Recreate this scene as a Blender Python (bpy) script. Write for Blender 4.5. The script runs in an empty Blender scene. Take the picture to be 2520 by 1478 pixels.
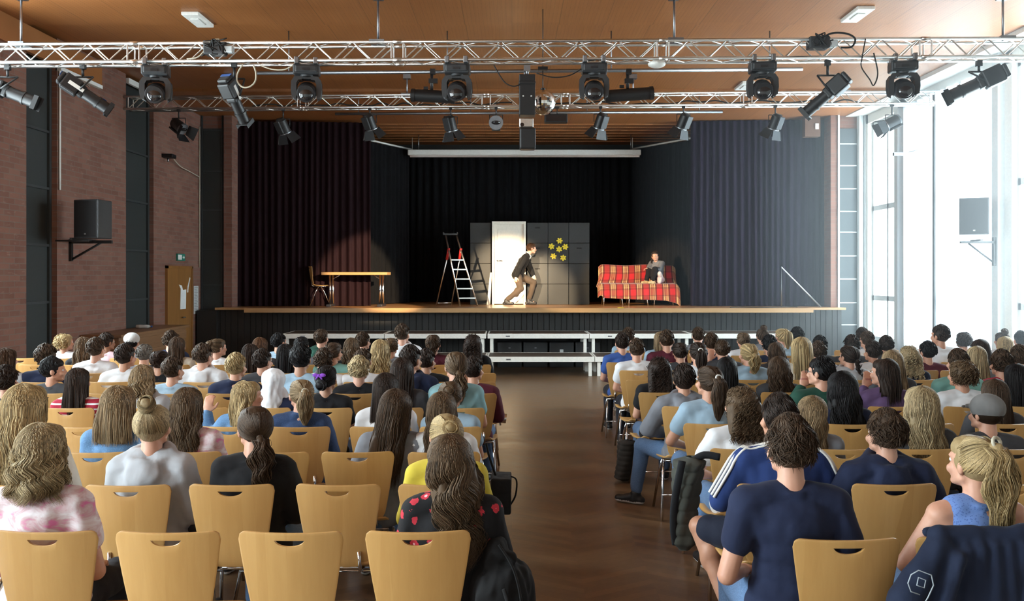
import bpy, bmesh, math, random
from mathutils import Vector, Matrix, noise, Quaternion
S = bpy.context.scene
C = S.collection
R = math.radians
V = Vector

# ---------------------------------------------------------------- camera, world, light, exposure
EYE, F, HZ = 1.83, 2250.0, 678.0
cam_d = bpy.data.cameras.new('camera')
cam_d.sensor_width = 36.0
cam_d.lens = F / 2520.0 * 36.0
cam_d.shift_y = -(739.0 - HZ) / 2520.0
cam = bpy.data.objects.new('camera', cam_d)
C.objects.link(cam)
cam.location = (0, 0, EYE)
cam.rotation_euler = (R(90), 0, 0)
S.camera = cam
S.view_settings.view_transform = 'Standard'
S.view_settings.look = 'None'
S.view_settings.exposure = 0.0
S.view_settings.gamma = 1.0
S.view_settings.use_curve_mapping = False
world = bpy.data.worlds.new('daylight')
S.world = world
world.use_nodes = True
world.node_tree.nodes['Background'].inputs[0].default_value = (0.80, 0.92, 1.0, 1)
world.node_tree.nodes['Background'].inputs[1].default_value = 7.0


def at(px, py, d):
    return V(((px - 1260.0) * d / F, d, EYE - (py - HZ) * d / F))


def area(name, loc, rot, sx, sy, w, col=(0.86, 0.94, 1.0)):
    l = bpy.data.lights.new(name, 'AREA')
    l.shape = 'RECTANGLE'
    l.size, l.size_y, l.energy, l.color = sx, sy, w, col
    o = bpy.data.objects.new(name, l)
    C.objects.link(o)
    o.location, o.rotation_euler = loc, rot
    return o


LEFT_WINS = [(-3.2, -1.0), (0.2, 2.6), (4.4, 6.4), (8.6, 11.0)]
WIN_W = [170, 1050, 430, 640]
for (a_, b_), w_ in zip(LEFT_WINS, WIN_W):      # daylight through the open windows beside the camera
    area('window_daylight', (-6.95, (a_ + b_) / 2, 2.9), (0, R(-90), 0), 3.8, b_ - a_, w_)
area('window_daylight', (7.95, 17.8, 2.6), (0, R(90), 0), 4.6, 2.4, 560)
area('window_daylight', (7.95, 15.0, 2.6), (0, R(90), 0), 4.6, 2.8, 800)
area('window_daylight', (7.95, 12.4, 2.6), (0, R(90), 0), 4.6, 2.2, 700)


def spot(name, loc, aim, w, deg, blend, col=(1.0, 0.72, 0.42), rad=0.06):
    l = bpy.data.lights.new(name, 'SPOT')
    l.energy, l.spot_size, l.spot_blend, l.color, l.shadow_soft_size = w, R(deg), blend, col, rad
    o = bpy.data.objects.new(name, l)
    C.objects.link(o)
    o.location = loc
    o.rotation_euler = (V(aim) - V(loc)).to_track_quat('-Z', 'Y').to_euler()
    return o


# ---------------------------------------------------------------- object helpers
def tag(o, label=None, cat=None, group=None, kind=None):
    if label: o['label'] = label
    if cat: o['category'] = cat
    if group: o['group'] = group
    if kind: o['kind'] = kind
    return o


def empty(name, loc, rz=0.0, label=None, cat=None, group=None):
    o = bpy.data.objects.new(name, None)
    C.objects.link(o)
    o.empty_display_size = 0.1
    o.location = loc
    o.rotation_euler = (0, 0, rz)
    return tag(o, label, cat, group)


def copy_tree(o, parent=None):
    c = o.copy()
    C.objects.link(c)
    if parent is not None: c.parent = parent
    for ch in KIDS.get(o.name, []):
        k = copy_tree(ch, c)
        KIDS.setdefault(c.name, []).append(k)
    return c


KIDS = {}


class MB:
    def __init__(s):
        s.v, s.f, s.m, s.sm = [], [], [], []

    def add(s, vs, fs, mi=0, smooth=True):
        b = len(s.v)
        s.v += [tuple(p) for p in vs]
        for f in fs:
            s.f.append([b + i for i in f]); s.m.append(mi); s.sm.append(smooth)

    def box(s, lo, hi, mi=0, M=None):
        x0, y0, z0 = lo; x1, y1, z1 = hi
        vs = [V(p) for p in [(x0, y0, z0), (x1, y0, z0), (x1, y1, z0), (x0, y1, z0), (x0, y0, z1), (x1, y0, z1), (x1, y1, z1), (x0, y1, z1)]]
        if M is not None: vs = [M @ p for p in vs]
        s.add(vs, [[0, 3, 2, 1], [4, 5, 6, 7], [0, 1, 5, 4], [1, 2, 6, 5], [2, 3, 7, 6], [3, 0, 4, 7]], mi, False)

    def tube(s, pts, r, n=8, mi=0, caps=True, closed=False, flat=1.0):
        pts = [V(p) for p in pts]
        rf = r if callable(r) else (lambda t: r)
        m = len(pts); vs = []; fs = []
        up = V((0.13, 0.31, 0.94)).normalized(); prev = None
        for i, p in enumerate(pts):
            a = pts[i - 1] if (i > 0 or closed) else p
            b = pts[(i + 1) % m] if (i < m - 1 or closed) else p
            t = (b - a)
            t = t.normalized() if t.length > 1e-9 else V((0, 0, 1))
            if prev is None:
                u = t.cross(up)
                if u.length < 1e-3: u = t.cross(V((1, 0, 0)))
                u.normalize()
            else:
                u = (prev - t * prev.dot(t))
                u = u.normalized() if u.length > 1e-6 else t.cross(up).normalized()
            prev = u
            w = t.cross(u)
            rr = rf(i / max(1, m - 1))
            for k in range(n):
                an = 2 * math.pi * k / n
                vs.append(p + u * (math.cos(an) * rr) + w * (math.sin(an) * rr * flat))
        for i in range(m if closed else m - 1):
            j = (i + 1) % m
            for k in range(n):
                k2 = (k + 1) % n
                fs.append([i * n + k, i * n + k2, j * n + k2, j * n + k])
        if caps and not closed:
            fs.append(list(range(n))[::-1]); fs.append([(m - 1) * n + k for k in range(n)])
        s.add(vs, fs, mi)

    def cyl(s, a, b, r, r2=None, n=16, mi=0, hollow=False):
        r2 = r if r2 is None else r2
        a, b = V(a), V(b)
        t = (b - a).normalized()
        u = t.orthogonal().normalized(); w = t.cross(u)
        vs = []
        for p, rr in ((a, r), (b, r2)):
            for k in range(n):
                an = 2 * math.pi * k / n
                vs.append(p + u * math.cos(an) * rr + w * math.sin(an) * rr)
        fs = [[k, (k + 1) % n, n + (k + 1) % n, n + k] for k in range(n)]
        s.add(vs, fs, mi)
        if not hollow:
            s.add(vs[:n], [list(range(n))[::-1]], mi, False)
            s.add(vs[n:], [list(range(n))], mi, False)

    def ell(s, c, r, M=None, nu=18, nv=12, mi=0, smooth=True):
        c = V(c); vs = []; fs = []
        M = M or Matrix.Identity(3)
        for j in range(1, nv):
            th = math.pi * j / nv
            for i in range(nu):
                ph = 2 * math.pi * i / nu
                vs.append(c + M @ V((r[0] * math.sin(th) * math.cos(ph), r[1] * math.sin(th) * math.sin(ph), r[2] * math.cos(th))))
        top = len(vs); vs.append(c + M @ V((0, 0, r[2]))); vs.append(c + M @ V((0, 0, -r[2])))
        for j in range(nv - 2):
            for i in range(nu):
                i2 = (i + 1) % nu
                fs.append([j * nu + i, (j + 1) * nu + i, (j + 1) * nu + i2, j * nu + i2])
        for i in range(nu):
            i2 = (i + 1) % nu
            fs.append([top, i, i2]); fs.append([top + 1, (nv - 2) * nu + i2, (nv - 2) * nu + i])
        s.add(vs, fs, mi, smooth)

    def cap(s, a, b, ra, rb, n=14, mi=0, flat=None):
        """tapered capsule; flat = (axis vector, factor) squashes it across that axis"""
        a, b = V(a), V(b)
        L = (b - a).length
        t = (b - a).normalized() if L > 1e-6 else V((0, 0, 1))
        u = t.orthogonal().normalized(); w = t.cross(u)
        vs = []; rings = []
        for k in range(5):
            an = math.pi / 2 * k / 5
            rings.append((-math.cos(an) * ra, math.sin(an) * ra))
        rings.append((0, ra)); rings.append((L, rb))
        for k in range(1, 6):
            an = math.pi / 2 * k / 5
            rings.append((L + math.sin(an) * rb, math.cos(an) * rb))
        rings[0] = (-ra, ra * 0.08); rings[-1] = (L + rb, rb * 0.08)
        for h, rr in rings:
            for k in range(n):
                an = 2 * math.pi * k / n
                vs.append(a + t * h + u * (math.cos(an) * rr) + w * (math.sin(an) * rr))
        if flat:
            ax, fac = V(flat[0]).normalized(), flat[1]
            vs = [p - ax * ((p - a).dot(ax) - t.dot(ax) * (p - a).dot(t)) * (1 - fac) for p in vs]
        m = len(rings); fs = []
        for i in range(m - 1):
            for k in range(n):
                k2 = (k + 1) % n
                fs.append([i * n + k, i * n + k2, (i + 1) * n + k2, (i + 1) * n + k])
        fs.append(list(range(n))[::-1]); fs.append([(m - 1) * n + k for k in range(n)])
        s.add(vs, fs, mi)

    def mesh(s, name):
        me = bpy.data.meshes.new(name)
        me.from_pydata(s.v, [], s.f)
        me.polygons.foreach_set('material_index', s.m)
        me.polygons.foreach_set('use_smooth', s.sm)
        me.update()
        return me

    def build(s, name, mats, parent=None, loc=None, bevel=0.0, label=None):
        me = s.mesh(name)
        return mkobj(name, me, mats, parent, loc, bevel, label)


def mkobj(name, me, mats, parent=None, loc=None, bevel=0.0, label=None):
    if not isinstance(mats, (list, tuple)): mats = [mats]
    if not me.materials:
        for m in mats: me.materials.append(m)
    o = bpy.data.objects.new(name, me)
    C.objects.link(o)
    if parent is not None:
        o.parent = parent
        KIDS.setdefault(parent.name, []).append(o)
    if loc is not None: o.location = loc
    if bevel:
        b = o.modifiers.new('edge', 'BEVEL'); b.width = bevel; b.segments = 2; b.limit_method = 'ANGLE'
    if label: o['label'] = label
    return o


def share(name, me, mats, parent, M=None):
    """an object on shared mesh data with materials of its own"""
    if not isinstance(mats, (list, tuple)): mats = [mats]
    while len(me.materials) < len(mats): me.materials.append(None)
    o = bpy.data.objects.new(name, me)
    C.objects.link(o)
    o.parent = parent
    KIDS.setdefault(parent.name, []).append(o)
    for i, m in enumerate(mats):
        o.material_slots[i].link = 'OBJECT'; o.material_slots[i].material = m
    if M is not None: o.matrix_local = M
    return o


def remesh(mb, voxel, smooth=4, name='soft', wrinkle=0.0, wscale=7.0, seed=0, reduce=0.0):
    me = mb.mesh('tmp')
    o = bpy.data.objects.new('tmp', me); C.objects.link(o)
    m = o.modifiers.new('r', 'REMESH'); m.mode = 'VOXEL'; m.voxel_size = voxel; m.use_smooth_shade = True
    if smooth:
        k = o.modifiers.new('s', 'SMOOTH'); k.factor = 0.5; k.iterations = smooth
    if reduce:
        k = o.modifiers.new('d', 'DECIMATE'); k.ratio = reduce
    dg = bpy.context.evaluated_depsgraph_get()
    dg.update()
    out = bpy.data.meshes.new_from_object(o.evaluated_get(dg))
    out.name = name
    bpy.data.objects.remove(o); bpy.data.meshes.remove(me)
    if wrinkle:
        off = V((seed * 3.1, seed * 1.7, seed * 0.9))
        ns = [v.normal.copy() for v in out.vertices]
        for v, nn in zip(out.vertices, ns):
            p = v.co
            q = V((p.x * 1.0, p.y, p.z * 0.55)) * wscale + off
            h = noise.noise(q) * 0.65 + noise.noise(q * 2.3) * 0.35 - abs(noise.noise(q * 1.4 + V((9, 2, 4)))) * 0.6
            v.co = p + nn * h * wrinkle
    out.polygons.foreach_set('use_smooth', [True] * len(out.polygons))
    out.materials.clear()
    return out


# ---------------------------------------------------------------- materials
MATS = {}


def lk(nt, a, b): nt.links.new(a, b)


def base_mat(name, col, rough=0.6, metal=0.0, spec=0.5, sheen=0.0, coat=0.0):
    m = bpy.data.materials.new(name); m.use_nodes = True
    b = m.node_tree.nodes['Principled BSDF']
    b.inputs['Base Color'].default_value = (*col, 1)
    b.inputs['Roughness'].default_value = rough
    b.inputs['Metallic'].default_value = metal
    b.inputs['Specular IOR Level'].default_value = spec
    if sheen: b.inputs['Sheen Weight'].default_value = sheen
    if coat:
        b.inputs['Coat Weight'].default_value = coat; b.inputs['Coat Roughness'].default_value = 0.15
    return m, m.node_tree, b


def nd(nt, typ, **kw):
    n = nt.nodes.new(typ)
    for k, v in kw.items():
        if k in ('op',): n.operation = v
        elif isinstance(k, str) and hasattr(n, k) and k not in ('inputs',): setattr(n, k, v)
    return n


def coords(nt, scale=(1, 1, 1), kind='Object', rot=(0, 0, 0)):
    t = nt.nodes.new('ShaderNodeTexCoord'); mp = nt.nodes.new('ShaderNodeMapping')
    mp.inputs['Scale'].default_value = scale; mp.inputs['Rotation'].default_value = rot
    lk(nt, t.outputs[kind], mp.inputs[0])
    return mp.outputs[0]


def nz(nt, vec, scale=5, detail=3, rough=0.55, dist=0.0):
    n = nt.nodes.new('ShaderNodeTexNoise')
    n.inputs['Scale'].default_value = scale; n.inputs['Detail'].default_value = detail
    n.inputs['Roughness'].default_value = rough; n.inputs['Distortion'].default_value = dist
    lk(nt, vec, n.inputs['Vector'])
    return n.outputs['Fac']


def ramp(nt, fac, stops, interp='LINEAR'):
    r = nt.nodes.new('ShaderNodeValToRGB'); r.color_ramp.interpolation = interp
    e = r.color_ramp.elements
    while len(e) < len(stops): e.new(0.5)
    for i, (p, c) in enumerate(stops):
        e[i].position = p; e[i].color = (*c, 1) if len(c) == 3 else c
    lk(nt, fac, r.inputs[0])
    return r.outputs[0]


def mth(nt, op, a, b=None, c=None):
    n = nt.nodes.new('ShaderNodeMath'); n.operation = op
    for i, x in enumerate((a, b, c)):
        if x is None: continue
        if isinstance(x, (int, float)): n.inputs[i].default_value = x
        else: lk(nt, x, n.inputs[i])
    return n.outputs[0]


def mix(nt, fac, a, b, typ='MIX'):
    n = nt.nodes.new('ShaderNodeMix'); n.data_type = 'RGBA'; n.blend_type = typ
    if isinstance(fac, (int, float)): n.inputs[0].default_value = fac
    else: lk(nt, fac, n.inputs[0])
    for i, x in ((6, a), (7, b)):
        if isinstance(x, tuple): n.inputs[i].default_value = (*x[:3], 1)
        else: lk(nt, x, n.inputs[i])
    return n.outputs[2]


def bump(nt, b, h, strength=0.3, dist=0.01):
    n = nt.nodes.new('ShaderNodeBump'); n.inputs['Strength'].default_value = strength; n.inputs['Distance'].default_value = dist
    lk(nt, h, n.inputs['Height']); lk(nt, n.outputs[0], b.inputs['Normal'])


def flat(name, col, rough=0.6, metal=0.0, **kw):
    if name in MATS: return MATS[name]
    m, nt, b = base_mat(name, col, rough, metal, **kw)
    n = nz(nt, coords(nt), 30, 2)
    c = ramp(nt, n, [(0.3, tuple(x * 0.95 for x in col)), (0.7, tuple(min(1, x * 1.04) for x in col))])
    lk(nt, c, b.inputs['Base Color'])
    MATS[name] = m
    return m


def wood(name, col, rough=0.45, axis=(14, 14, 1.1), coat=0.15, contrast=0.22, plank=None):
    if name in MATS: return MATS[name]
    m, nt, b = base_mat(name, col, rough, coat=coat)
    v = coords(nt, axis)
    n1 = nz(nt, v, 1.6, 5, 0.6, 0.6)
    v2 = coords(nt, tuple(a * 0.35 for a in axis))
    n2 = nz(nt, v2, 1.3, 2)
    d = tuple(x * (1 - contrast) for x in col); l = tuple(min(1, x * (1 + contrast * 0.7)) for x in col)
    c = mix(nt, 0.5, ramp(nt, n1, [(0.3, d), (0.7, l)]), ramp(nt, n2, [(0.35, d), (0.65, l)]))
    lk(nt, c, b.inputs['Base Color'])
    MATS[name] = m
    return m


def mat_ply():
    m, nt, b = base_mat('beech_plywood', (0.55, 0.29, 0.10), 0.38, coat=0.25)
    oi = nt.nodes.new('ShaderNodeObjectInfo')
    t = nt.nodes.new('ShaderNodeTexCoord')
    cx = nt.nodes.new('ShaderNodeVectorMath'); cx.operation = 'ADD'
    lk(nt, t.outputs['Object'], cx.inputs[0])
    off = nt.nodes.new('ShaderNodeCombineXYZ')
    lk(nt, mth(nt, 'MULTIPLY', oi.outputs['Random'], 40.0), off.inputs[0])
    lk(nt, off.outputs[0], cx.inputs[1])
    mp = nt.nodes.new('ShaderNodeMapping'); mp.inputs['Scale'].default_value = (22, 22, 1.3)
    lk(nt, cx.outputs[0], mp.inputs[0])
    n1 = nz(nt, mp.outputs[0], 1.2, 4, 0.6, 0.4)
    mp2 = nt.nodes.new('ShaderNodeMapping'); mp2.inputs['Scale'].default_value = (11, 3, 0.35)
    lk(nt, cx.outputs[0], mp2.inputs[0])
    vo = nt.nodes.new('ShaderNodeTexVoronoi'); vo.inputs['Scale'].default_value = 1.0
    lk(nt, mp2.outputs[0], vo.inputs['Vector'])
    sep = nt.nodes.new('ShaderNodeSeparateColor'); lk(nt, vo.outputs['Color'], sep.inputs[0])
    c1 = ramp(nt, n1, [(0.3, (0.50, 0.275, 0.088)), (0.7, (0.59, 0.345, 0.122))])
    c2 = ramp(nt, sep.outputs[0], [(0.0, (0.50, 0.275, 0.088)), (1.0, (0.60, 0.355, 0.128))])
    c = mix(nt, 0.5, c1, c2)
    hsv = nt.nodes.new('ShaderNodeHueSaturation')
    lk(nt, c, hsv.inputs['Color'])
    lk(nt, mth(nt, 'MULTIPLY_ADD', oi.outputs['Random'], 0.16, 0.92), hsv.inputs['Value'])
    lk(nt, hsv.outputs[0], b.inputs['Base Color'])
    return m


def mat_floor():
    m, nt, b = base_mat('herringbone_parquet', (0.3, 0.15, 0.06), 0.3, spec=0.5)
    t = nt.nodes.new('ShaderNodeTexCoord'); s = nt.nodes.new('ShaderNodeSeparateXYZ'); lk(nt, t.outputs['Object'], s.inputs[0])
    x, y = s.outputs[0], s.outputs[1]
    lane = 0.42
    pp = mth(nt, 'PINGPONG', x, lane)
    li = mth(nt, 'FLOOR', mth(nt, 'DIVIDE', x, lane))
    q = mth(nt, 'DIVIDE', mth(nt, 'MULTIPLY_ADD', pp, 0.62, y), 0.085)
    pid = mth(nt, 'FLOOR', q)
    cb = nt.nodes.new('ShaderNodeCombineXYZ'); lk(nt, pid, cb.inputs[0]); lk(nt, li, cb.inputs[1])
    wn = nt.nodes.new('ShaderNodeTexWhiteNoise'); wn.noise_dimensions = '2D'; lk(nt, cb.outputs[0], wn.inputs['Vector'])
    fr = mth(nt, 'FRACT', q)
    seam = mth(nt, 'LESS_THAN', mth(nt, 'MINIMUM', fr, mth(nt, 'SUBTRACT', 1.0, fr)), 0.035)
    g = nz(nt, coords(nt, (6, 6, 6)), 3, 4)
    c = ramp(nt, wn.outputs[0], [(0.0, (0.135, 0.080, 0.040)), (0.5, (0.185, 0.110, 0.056)), (1.0, (0.235, 0.142, 0.074))])
    c = mix(nt, 0.2, c, ramp(nt, g, [(0.3, (0.14, 0.07, 0.03)), (0.7, (0.30, 0.17, 0.085))]))
    c = mix(nt, mth(nt, 'MULTIPLY', seam, 0.22), c, (0.06, 0.025, 0.01))
    lk(nt, c, b.inputs['Base Color'])
    rr = mth(nt, 'MULTIPLY_ADD', wn.outputs[0], 0.06, 0.30)
    lk(nt, rr, b.inputs['Roughness'])
    return m


def mat_brick(name, horizontal='y', col=(0.185, 0.077, 0.053)):
    m, nt, b = base_mat(name, col, 0.85)
    t = nt.nodes.new('ShaderNodeTexCoord'); s = nt.nodes.new('ShaderNodeSeparateXYZ'); lk(nt, t.outputs['Object'], s.inputs[0])
    cb = nt.nodes.new('ShaderNodeCombineXYZ')
    if horizontal == 'y': lk(nt, s.outputs[1], cb.inputs[0])
    elif horizontal == 'xy': lk(nt, mth(nt, 'ADD', s.outputs[0], s.outputs[1]), cb.inputs[0])
    else: lk(nt, s.outputs[0], cb.inputs[0])
    lk(nt, s.outputs[2], cb.inputs[1])
    br = nt.nodes.new('ShaderNodeTexBrick'); lk(nt, cb.outputs[0], br.inputs['Vector'])
    br.inputs['Scale'].default_value = 1.0; br.inputs['Brick Width'].default_value = 0.25; br.inputs['Row Height'].default_value = 0.0765
    br.inputs['Mortar Size'].default_value = 0.006; br.inputs['Mortar Smooth'].default_value = 0.2
    d = tuple(x * 0.84 for x in col); l = (col[0] * 1.15, col[1] * 1.22, col[2] * 1.22)
    br.inputs['Color1'].default_value = (*d, 1); br.inputs['Color2'].default_value = (*l, 1)
    br.inputs['Mortar'].default_value = (col[0] * 0.9, col[1] * 1.5, col[2] * 1.8, 1)
    n = nz(nt, coords(nt), 1.1, 4)
    n2 = nz(nt, coords(nt, (1, 3, 12)), 2.0, 3)
    c = mix(nt, ramp(nt, n, [(0.40, (0, 0, 0)), (0.75, (0.34, 0.34, 0.34))]), br.outputs['Color'], (0.27, 0.16, 0.12))
    c = mix(nt, ramp(nt, n2, [(0.62, (0, 0, 0)), (0.72, (0.35, 0.35, 0.35))]), c, (0.33, 0.21, 0.17))
    lk(nt, c, b.inputs['Base Color'])
    bump(nt, b, br.outputs['Fac'], -0.4, 0.006)
    return m


def mat_ceiling():
    m, nt, b = base_mat('perforated_wood_ceiling', (0.36, 0.15, 0.05), 0.5, coat=0.05)
    t = nt.nodes.new('ShaderNodeTexCoord'); s = nt.nodes.new('ShaderNodeSeparateXYZ'); lk(nt, t.outputs['Object'], s.inputs[0])
    px_ = mth(nt, 'DIVIDE', s.outputs[0], 0.62)
    py_ = mth(nt, 'DIVIDE', s.outputs[1], 2.4)
    cb = nt.nodes.new('ShaderNodeCombineXYZ'); lk(nt, mth(nt, 'FLOOR', px_), cb.inputs[0]); lk(nt, mth(nt, 'FLOOR', py_), cb.inputs[1])
    wn = nt.nodes.new('ShaderNodeTexWhiteNoise'); wn.noise_dimensions = '2D'; lk(nt, cb.outputs[0], wn.inputs['Vector'])
    fx = mth(nt, 'FRACT', px_)
    seam = mth(nt, 'LESS_THAN', mth(nt, 'MINIMUM', fx, mth(nt, 'SUBTRACT', 1.0, fx)), 0.006)
    g = nz(nt, coords(nt, (20, 0.7, 1)), 2.0, 4, 0.6, 0.3)
    c = ramp(nt, wn.outputs[0], [(0.0, (0.275, 0.100, 0.027)), (1.0, (0.34, 0.130, 0.037))])
    c = mix(nt, 0.45, c, ramp(nt, g, [(0.3, (0.245, 0.085, 0.021)), (0.7, (0.345, 0.136, 0.04))]))
    # rows of small round holes
    hx = mth(nt, 'SUBTRACT', mth(nt, 'FRACT', mth(nt, 'DIVIDE', s.outputs[0], 0.05)), 0.5)
    hy = mth(nt, 'SUBTRACT', mth(nt, 'FRACT', mth(nt, 'DIVIDE', s.outputs[1], 0.05)), 0.5)
    rr = mth(nt, 'SQRT', mth(nt, 'ADD', mth(nt, 'MULTIPLY', hx, hx), mth(nt, 'MULTIPLY', hy, hy)))
    hole = mth(nt, 'LESS_THAN', rr, 0.13)
    c = mix(nt, mth(nt, 'MULTIPLY', hole, 0.55), c, (0.05, 0.02, 0.008))
    c = mix(nt, mth(nt, 'MULTIPLY', seam, 0.6), c, (0.07, 0.03, 0.012))
    lk(nt, c, b.inputs['Base Color'])
    return m


def hair_mat(key, col):
    k = 'hair_' + key
    if k in MATS: return MATS[k]
    col = tuple(x * 0.72 for x in col)
    m, nt, b = base_mat(k, col, 0.55, spec=0.2)
    a = nt.nodes.new('ShaderNodeAttribute'); a.attribute_name = 'strand'
    n = nz(nt, coords(nt, (150, 150, 9)), 1.0, 3)
    d = tuple(x * 0.42 for x in col); l = tuple(min(1, x * 1.7 + 0.006) for x in col)
    f = mth(nt, 'MULTIPLY_ADD', n, 0.4, mth(nt, 'MULTIPLY', a.outputs['Fac'], 0.75))
    c = ramp(nt, f, [(0.2, d), (0.5, col), (0.85, l)])
    lk(nt, c, b.inputs['Base Color'])
    bump(nt, b, n, 0.25, 0.003)
    MATS[k] = m
    return m


def cloth(key, col, pat='plain', col2=(1, 1, 1)):
    if key in MATS: return MATS[key]
    m, nt, b = base_mat(key, col, 0.85, spec=0.2, sheen=0.04)
    v = coords(nt)
    w = nz(nt, coords(nt, (260, 260, 260)), 1.0, 1)
    base = ramp(nt, nz(nt, v, 6, 3), [(0.3, tuple(x * 0.86 for x in col)), (0.7, tuple(min(1, x * 1.08) for x in col))])
    if pat == 'denim':
        base = mix(nt, ramp(nt, w, [(0.45, (0, 0, 0)), (0.7, (0.4, 0.4, 0.4))]), base, tuple(min(1, x * 2.0 + 0.03) for x in col))
    elif pat == 'tiedye':
        n = nz(nt, coords(nt, (7, 7, 13)), 1.1, 4, 0.6, 1.4)
        base = ramp(nt, n, [(0.36, col2), (0.5, tuple((a + c) / 2 for a, c in zip(col, col2))), (0.58, col), (0.70, (0.70, 0.20, 0.42))])
    elif pat == 'floral':
        vo = nt.nodes.new('ShaderNodeTexVoronoi'); vo.inputs['Scale'].default_value = 15; lk(nt, v, vo.inputs['Vector'])
        dd = mth(nt, 'ADD', vo.outputs['Distance'], mth(nt, 'MULTIPLY', nz(nt, v, 70, 1), 0.30))
        sep = nt.nodes.new('ShaderNodeSeparateColor'); lk(nt, vo.outputs['Color'], sep.inputs[0])
        on = mth(nt, 'GREATER_THAN', sep.outputs[0], 0.30)
        f = mth(nt, 'MULTIPLY', mth(nt, 'LESS_THAN', dd, 0.47), on)
        petal = mix(nt, mth(nt, 'LESS_THAN', dd, 0.24), (0.50, 0.035, 0.055), (0.85, 0.45, 0.5))
        base = mix(nt, f, base, petal)
        on2 = mth(nt, 'GREATER_THAN', sep.outputs[1], 0.80)
        base = mix(nt, mth(nt, 'MULTIPLY', mth(nt, 'LESS_THAN', dd, 0.33), on2), base, (0.55, 0.55, 0.58))
    elif pat == 'stripes':
        s = nt.nodes.new('ShaderNodeSeparateXYZ'); lk(nt, v, s.inputs[0])
        f = mth(nt, 'GREATER_THAN', mth(nt, 'FRACT', mth(nt, 'DIVIDE', s.outputs[2], 0.045)), 0.68)
        base = mix(nt, f, base, col2)
    elif pat == 'plaid':
        s = nt.nodes.new('ShaderNodeSeparateXYZ'); lk(nt, v, s.inputs[0])
        f1 = mth(nt, 'GREATER_THAN', mth(nt, 'FRACT', mth(nt, 'DIVIDE', s.outputs[2], 0.06)), 0.6)
        f2 = mth(nt, 'GREATER_THAN', mth(nt, 'FRACT', mth(nt, 'DIVIDE', s.outputs[0], 0.06)), 0.7)
        base = mix(nt, mth(nt, 'MULTIPLY', f1, 0.75), base, col2)
        base = mix(nt, mth(nt, 'MULTIPLY', f2, 0.5), base, (0.05, 0.02, 0.06))
    elif pat == 'lace':
        vo = nt.nodes.new('ShaderNodeTexVoronoi'); vo.inputs['Scale'].default_value = 110; lk(nt, v, vo.inputs['Vector'])
        base = mix(nt, mth(nt, 'MULTIPLY', mth(nt, 'LESS_THAN', vo.outputs['Distance'], 0.34), 0.6), base, col2)
    lk(nt, base, b.inputs['Base Color'])
    fold = nz(nt, coords(nt, (6, 6, 4)), 1.0, 3, 0.5, 0.6)
    hh = mth(nt, 'ADD', mth(nt, 'MULTIPLY', fold, 1.0), mth(nt, 'MULTIPLY', w, 0.04))
    bump(nt, b, hh, 0.4, 0.022)
    MATS[key] = m
    return m


def mat_skin(name, col):
    m, nt, b = base_mat(name, col, 0.5)
    n = nz(nt, coords(nt), 12, 3)
    c = ramp(nt, n, [(0.3, (col[0] * 0.92, col[1] * 0.84, col[2] * 0.8)), (0.7, tuple(min(1, x * 1.06) for x in col))])
    lk(nt, c, b.inputs['Base Color'])
    b.inputs['Subsurface Weight'].default_value = 0.08
    b.inputs['Subsurface Radius'].default_value = (0.02, 0.008, 0.004)
    return m


PLY = mat_ply()
CHROME = flat('chrome', (0.72, 0.73, 0.75), 0.12, 1.0)
ALU = flat('aluminium', (0.78, 0.78, 0.76), 0.28, 1.0)
STEEL = flat('grey_steel', (0.30, 0.31, 0.33), 0.4, 1.0)
BLACK = flat('black_metal', (0.012, 0.012, 0.013), 0.45)
CHAR = flat('charcoal_housing', (0.035, 0.037, 0.04), 0.42)
DARKP = flat('dark_plastic', (0.02, 0.02, 0.022), 0.3)
LENS = flat('lens_glass', (0.01, 0.01, 0.012), 0.06, spec=1.0)
WHITE = flat('white_paint', (0.78, 0.78, 0.74), 0.5)
PLASTER = flat('white_plaster', (0.72, 0.72, 0.69), 0.8)
RUBBER = flat('black_rubber', (0.01, 0.01, 0.01), 0.7)
CABLE_W = flat('cream_cable', (0.5, 0.46, 0.36), 0.6)
BLUE = flat('blue_sticker', (0.03, 0.10, 0.35), 0.5)
BRICK_Y = mat_brick('red_brick_side', 'y')
BRICK_X = mat_brick('red_brick_front', 'xy')
FLOOR = mat_floor()
CEIL = mat_ceiling()
PANEL = flat('dark_shutter', (0.022, 0.027, 0.027), 0.6)
FRAME_D = flat('dark_frame', (0.03, 0.036, 0.038), 0.5)
TILE_R = flat('grey_acoustic_tile', (0.055, 0.068, 0.075), 0.7)
FRAME_L = flat('light_grey_frame', (0.60, 0.66, 0.68), 0.5)
STAGEW = wood('stage_boards', (0.44, 0.22, 0.085), 0.3, (1.2, 9, 9))
LIPW = wood('stage_lip_wood', (0.52, 0.30, 0.13), 0.4, (1.2, 12, 12))
BENCHW = wood('bench_wood', (0.22, 0.11, 0.05), 0.5, (8, 1.0, 14))
DOORW = wood('door_wood', (0.27, 0.12, 0.032), 0.45, (9, 9, 1.0))
TABLEW = wood('table_beech', (0.55, 0.31, 0.12), 0.4, (1.0, 10, 10))
BOARD = flat('black_boards', (0.018, 0.018, 0.018), 0.55)
TREAD = flat('brown_riser_top', (0.075, 0.048, 0.032), 0.5)
SKINS = [mat_skin('skin_fair', (0.62, 0.34, 0.24)), mat_skin('skin_light', (0.55, 0.29, 0.19)), mat_skin('skin_olive', (0.40, 0.21, 0.13)), mat_skin('skin_brown', (0.20, 0.10, 0.06))]
LIP = flat('lips', (0.42, 0.17, 0.13), 0.45)
EYEW = flat('eye_white', (0.75, 0.73, 0.70), 0.2)
IRIS = flat('iris', (0.06, 0.035, 0.02), 0.15)

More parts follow.
